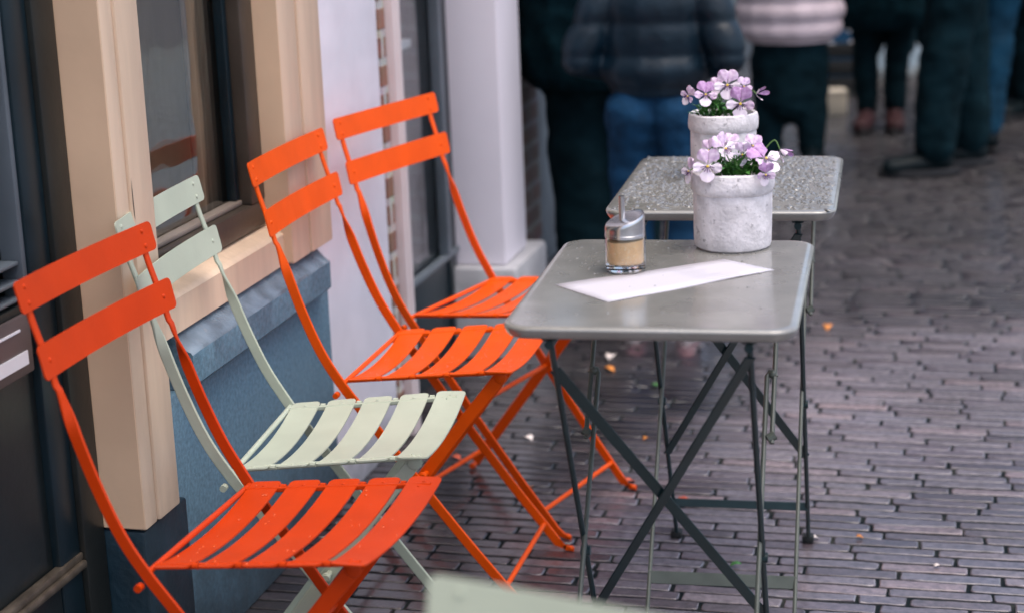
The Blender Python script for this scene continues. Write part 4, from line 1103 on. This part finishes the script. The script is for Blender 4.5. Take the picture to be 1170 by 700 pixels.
# ------------------------------------------------------------------ litter on the bricks
LORANGE = M('orange_leaf', (0.55, 0.20, 0.04), 0.5, var=0.3, vscale=60)
LRED = M('red_leaf', (0.50, 0.09, 0.04), 0.5, var=0.3, vscale=60)
LGREEN = M('green_leaf', (0.06, 0.22, 0.05), 0.5, var=0.3, vscale=60)
LPALE = M('pale_petal_litter', (0.70, 0.62, 0.58), 0.6, var=0.15, vscale=60)
def litter(name, label, cat, x, y, size, mat, seed, round_=False):
    rnd = random.Random(seed); mb = MB()
    a = rnd.uniform(0, 2 * PI)
    leaf(mb, (0, 0, 0.004), (math.cos(a), math.sin(a), 0.05), (0, 0, 1), size, size * (0.42 if round_ else 0.28), rnd)
    o = mb.build(name, mat, loc=(x, y, 0.001))
    md = o.modifiers.new('t', 'SOLIDIFY'); md.thickness = 0.0008
    tag(o, label, cat, 'leaves and petals fallen on the bricks')
for i, (nm, lb, ct, x, y, s, m_, r_) in enumerate((
    ('fallen_petal', 'white petal on the bricks between the orange chair legs and the near table', 'petal', -1.00, 3.93, 0.03, LPALE, True),
    ('fallen_leaf', 'orange twig-like leaf poking out beside the front leg of the farthest orange chair', 'leaf', -0.925, 3.585, 0.045, LORANGE, False),
    ('fallen_leaf', 'reddish orange leaf on the bricks under the middle orange chairs', 'leaf', -1.13, 3.77, 0.03, LRED, True),
    ('fallen_leaf', 'orange leaf on the bricks behind the left table legs', 'leaf', -0.93, 4.50, 0.045, LORANGE, False),
    ('fallen_petal', 'pale petal on the bricks just beyond the orange leaf behind the table legs', 'petal', -0.93, 4.62, 0.04, LPALE, True),
    ('fallen_leaf', 'small green leaf on the bricks between the pale petal and the table legs', 'leaf', -0.77, 4.36, 0.03, LGREEN, False),
    ('fallen_leaf', 'orange leaf on the open bricks right of the rear table leg', 'leaf', -0.40, 4.98, 0.05, LORANGE, False),
    ('fallen_leaf', 'rounded yellow orange leaf left of the rear table left leg', 'leaf', -0.722, 3.96, 0.018, LORANGE, True),
    ('fallen_leaf', 'red orange leaf near the foot of the farthest orange chair', 'leaf', -0.72, 3.66, 0.035, LRED, True),
    ('fallen_leaf', 'two-tone leaf beside the stretcher of the rear table', 'leaf', -0.57, 3.58, 0.035, LRED, False),
    ('fallen_leaf', 'green sprig leaf lying by the pale stretcher bar', 'leaf', -0.42, 3.25, 0.03, LGREEN, False),
    ('fallen_leaf', 'orange scrap of leaf in a joint at the right of the tables', 'leaf', -0.22, 3.42, 0.018, LORANGE, True),
    ('fallen_petal', 'white petal right of the rear table foot', 'petal', -0.305, 3.40, 0.022, LPALE, True),
    ('fallen_petal', 'white fleck of petal on the bricks at the lower right', 'petal', -0.06, 3.30, 0.015, LPALE, True))):
    litter(nm, lb, ct, x, y, s * 0.78, m_, i + 20, r_)

# ------------------------------------------------------------------ camera, light, world
cam = bpy.data.cameras.new('camera'); co = bpy.data.objects.new('camera', cam); COL.objects.link(co)
r_ = Vector((0.96962608, 0.24167284, -0.03767631)); u_ = Vector((-0.02469098, 0.24996371, 0.96794034)); f_ = Vector((-0.2433426, 0.93760993, -0.24833847))
mw = Matrix((r_, u_, -f_)).transposed().to_4x4(); mw.translation = (0, 0, 1.3515)
co.matrix_world = mw
cam.sensor_width = 36; cam.lens = 36 * 2128.06 / 1170
cam.clip_start = 0.05; cam.clip_end = 1500
cam.dof.use_dof = True; cam.dof.focus_distance = 2.92; cam.dof.aperture_fstop = 3.3; cam.dof.aperture_blades = 0
scene.camera = co

w = bpy.data.worlds.new('World'); scene.world = w; w.use_nodes = True
nt = w.node_tree; bg = nt.nodes['Background']
sky = nt.nodes.new('ShaderNodeTexSky'); sky.sky_type = 'NISHITA'; sky.sun_disc = False
EL, AZ = math.radians(72), math.radians(122)
sky.sun_elevation = EL; sky.sun_rotation = AZ; sky.air_density = 1.0; sky.dust_density = 4.5; sky.ozone_density = 1.0
nt.links.new(sky.outputs['Color'], bg.inputs['Color']); bg.inputs['Strength'].default_value = 0.15
sun = bpy.data.lights.new('sun', 'SUN'); so = bpy.data.objects.new('sun', sun); COL.objects.link(so)
sun.energy = 0.5; sun.angle = math.radians(50); sun.color = (1.0, 0.97, 0.94)
dirv = Vector((math.sin(AZ) * math.cos(EL), math.cos(AZ) * math.cos(EL), math.sin(EL)))
so.rotation_euler = dirv.to_track_quat('Z', 'Y').to_euler()
so.location = (4, -2, 8)
vs = scene.view_settings
vs.view_transform = 'Standard'; vs.look = 'None'; vs.gamma = 1; vs.use_curve_mapping = False; vs.exposure = 1.0
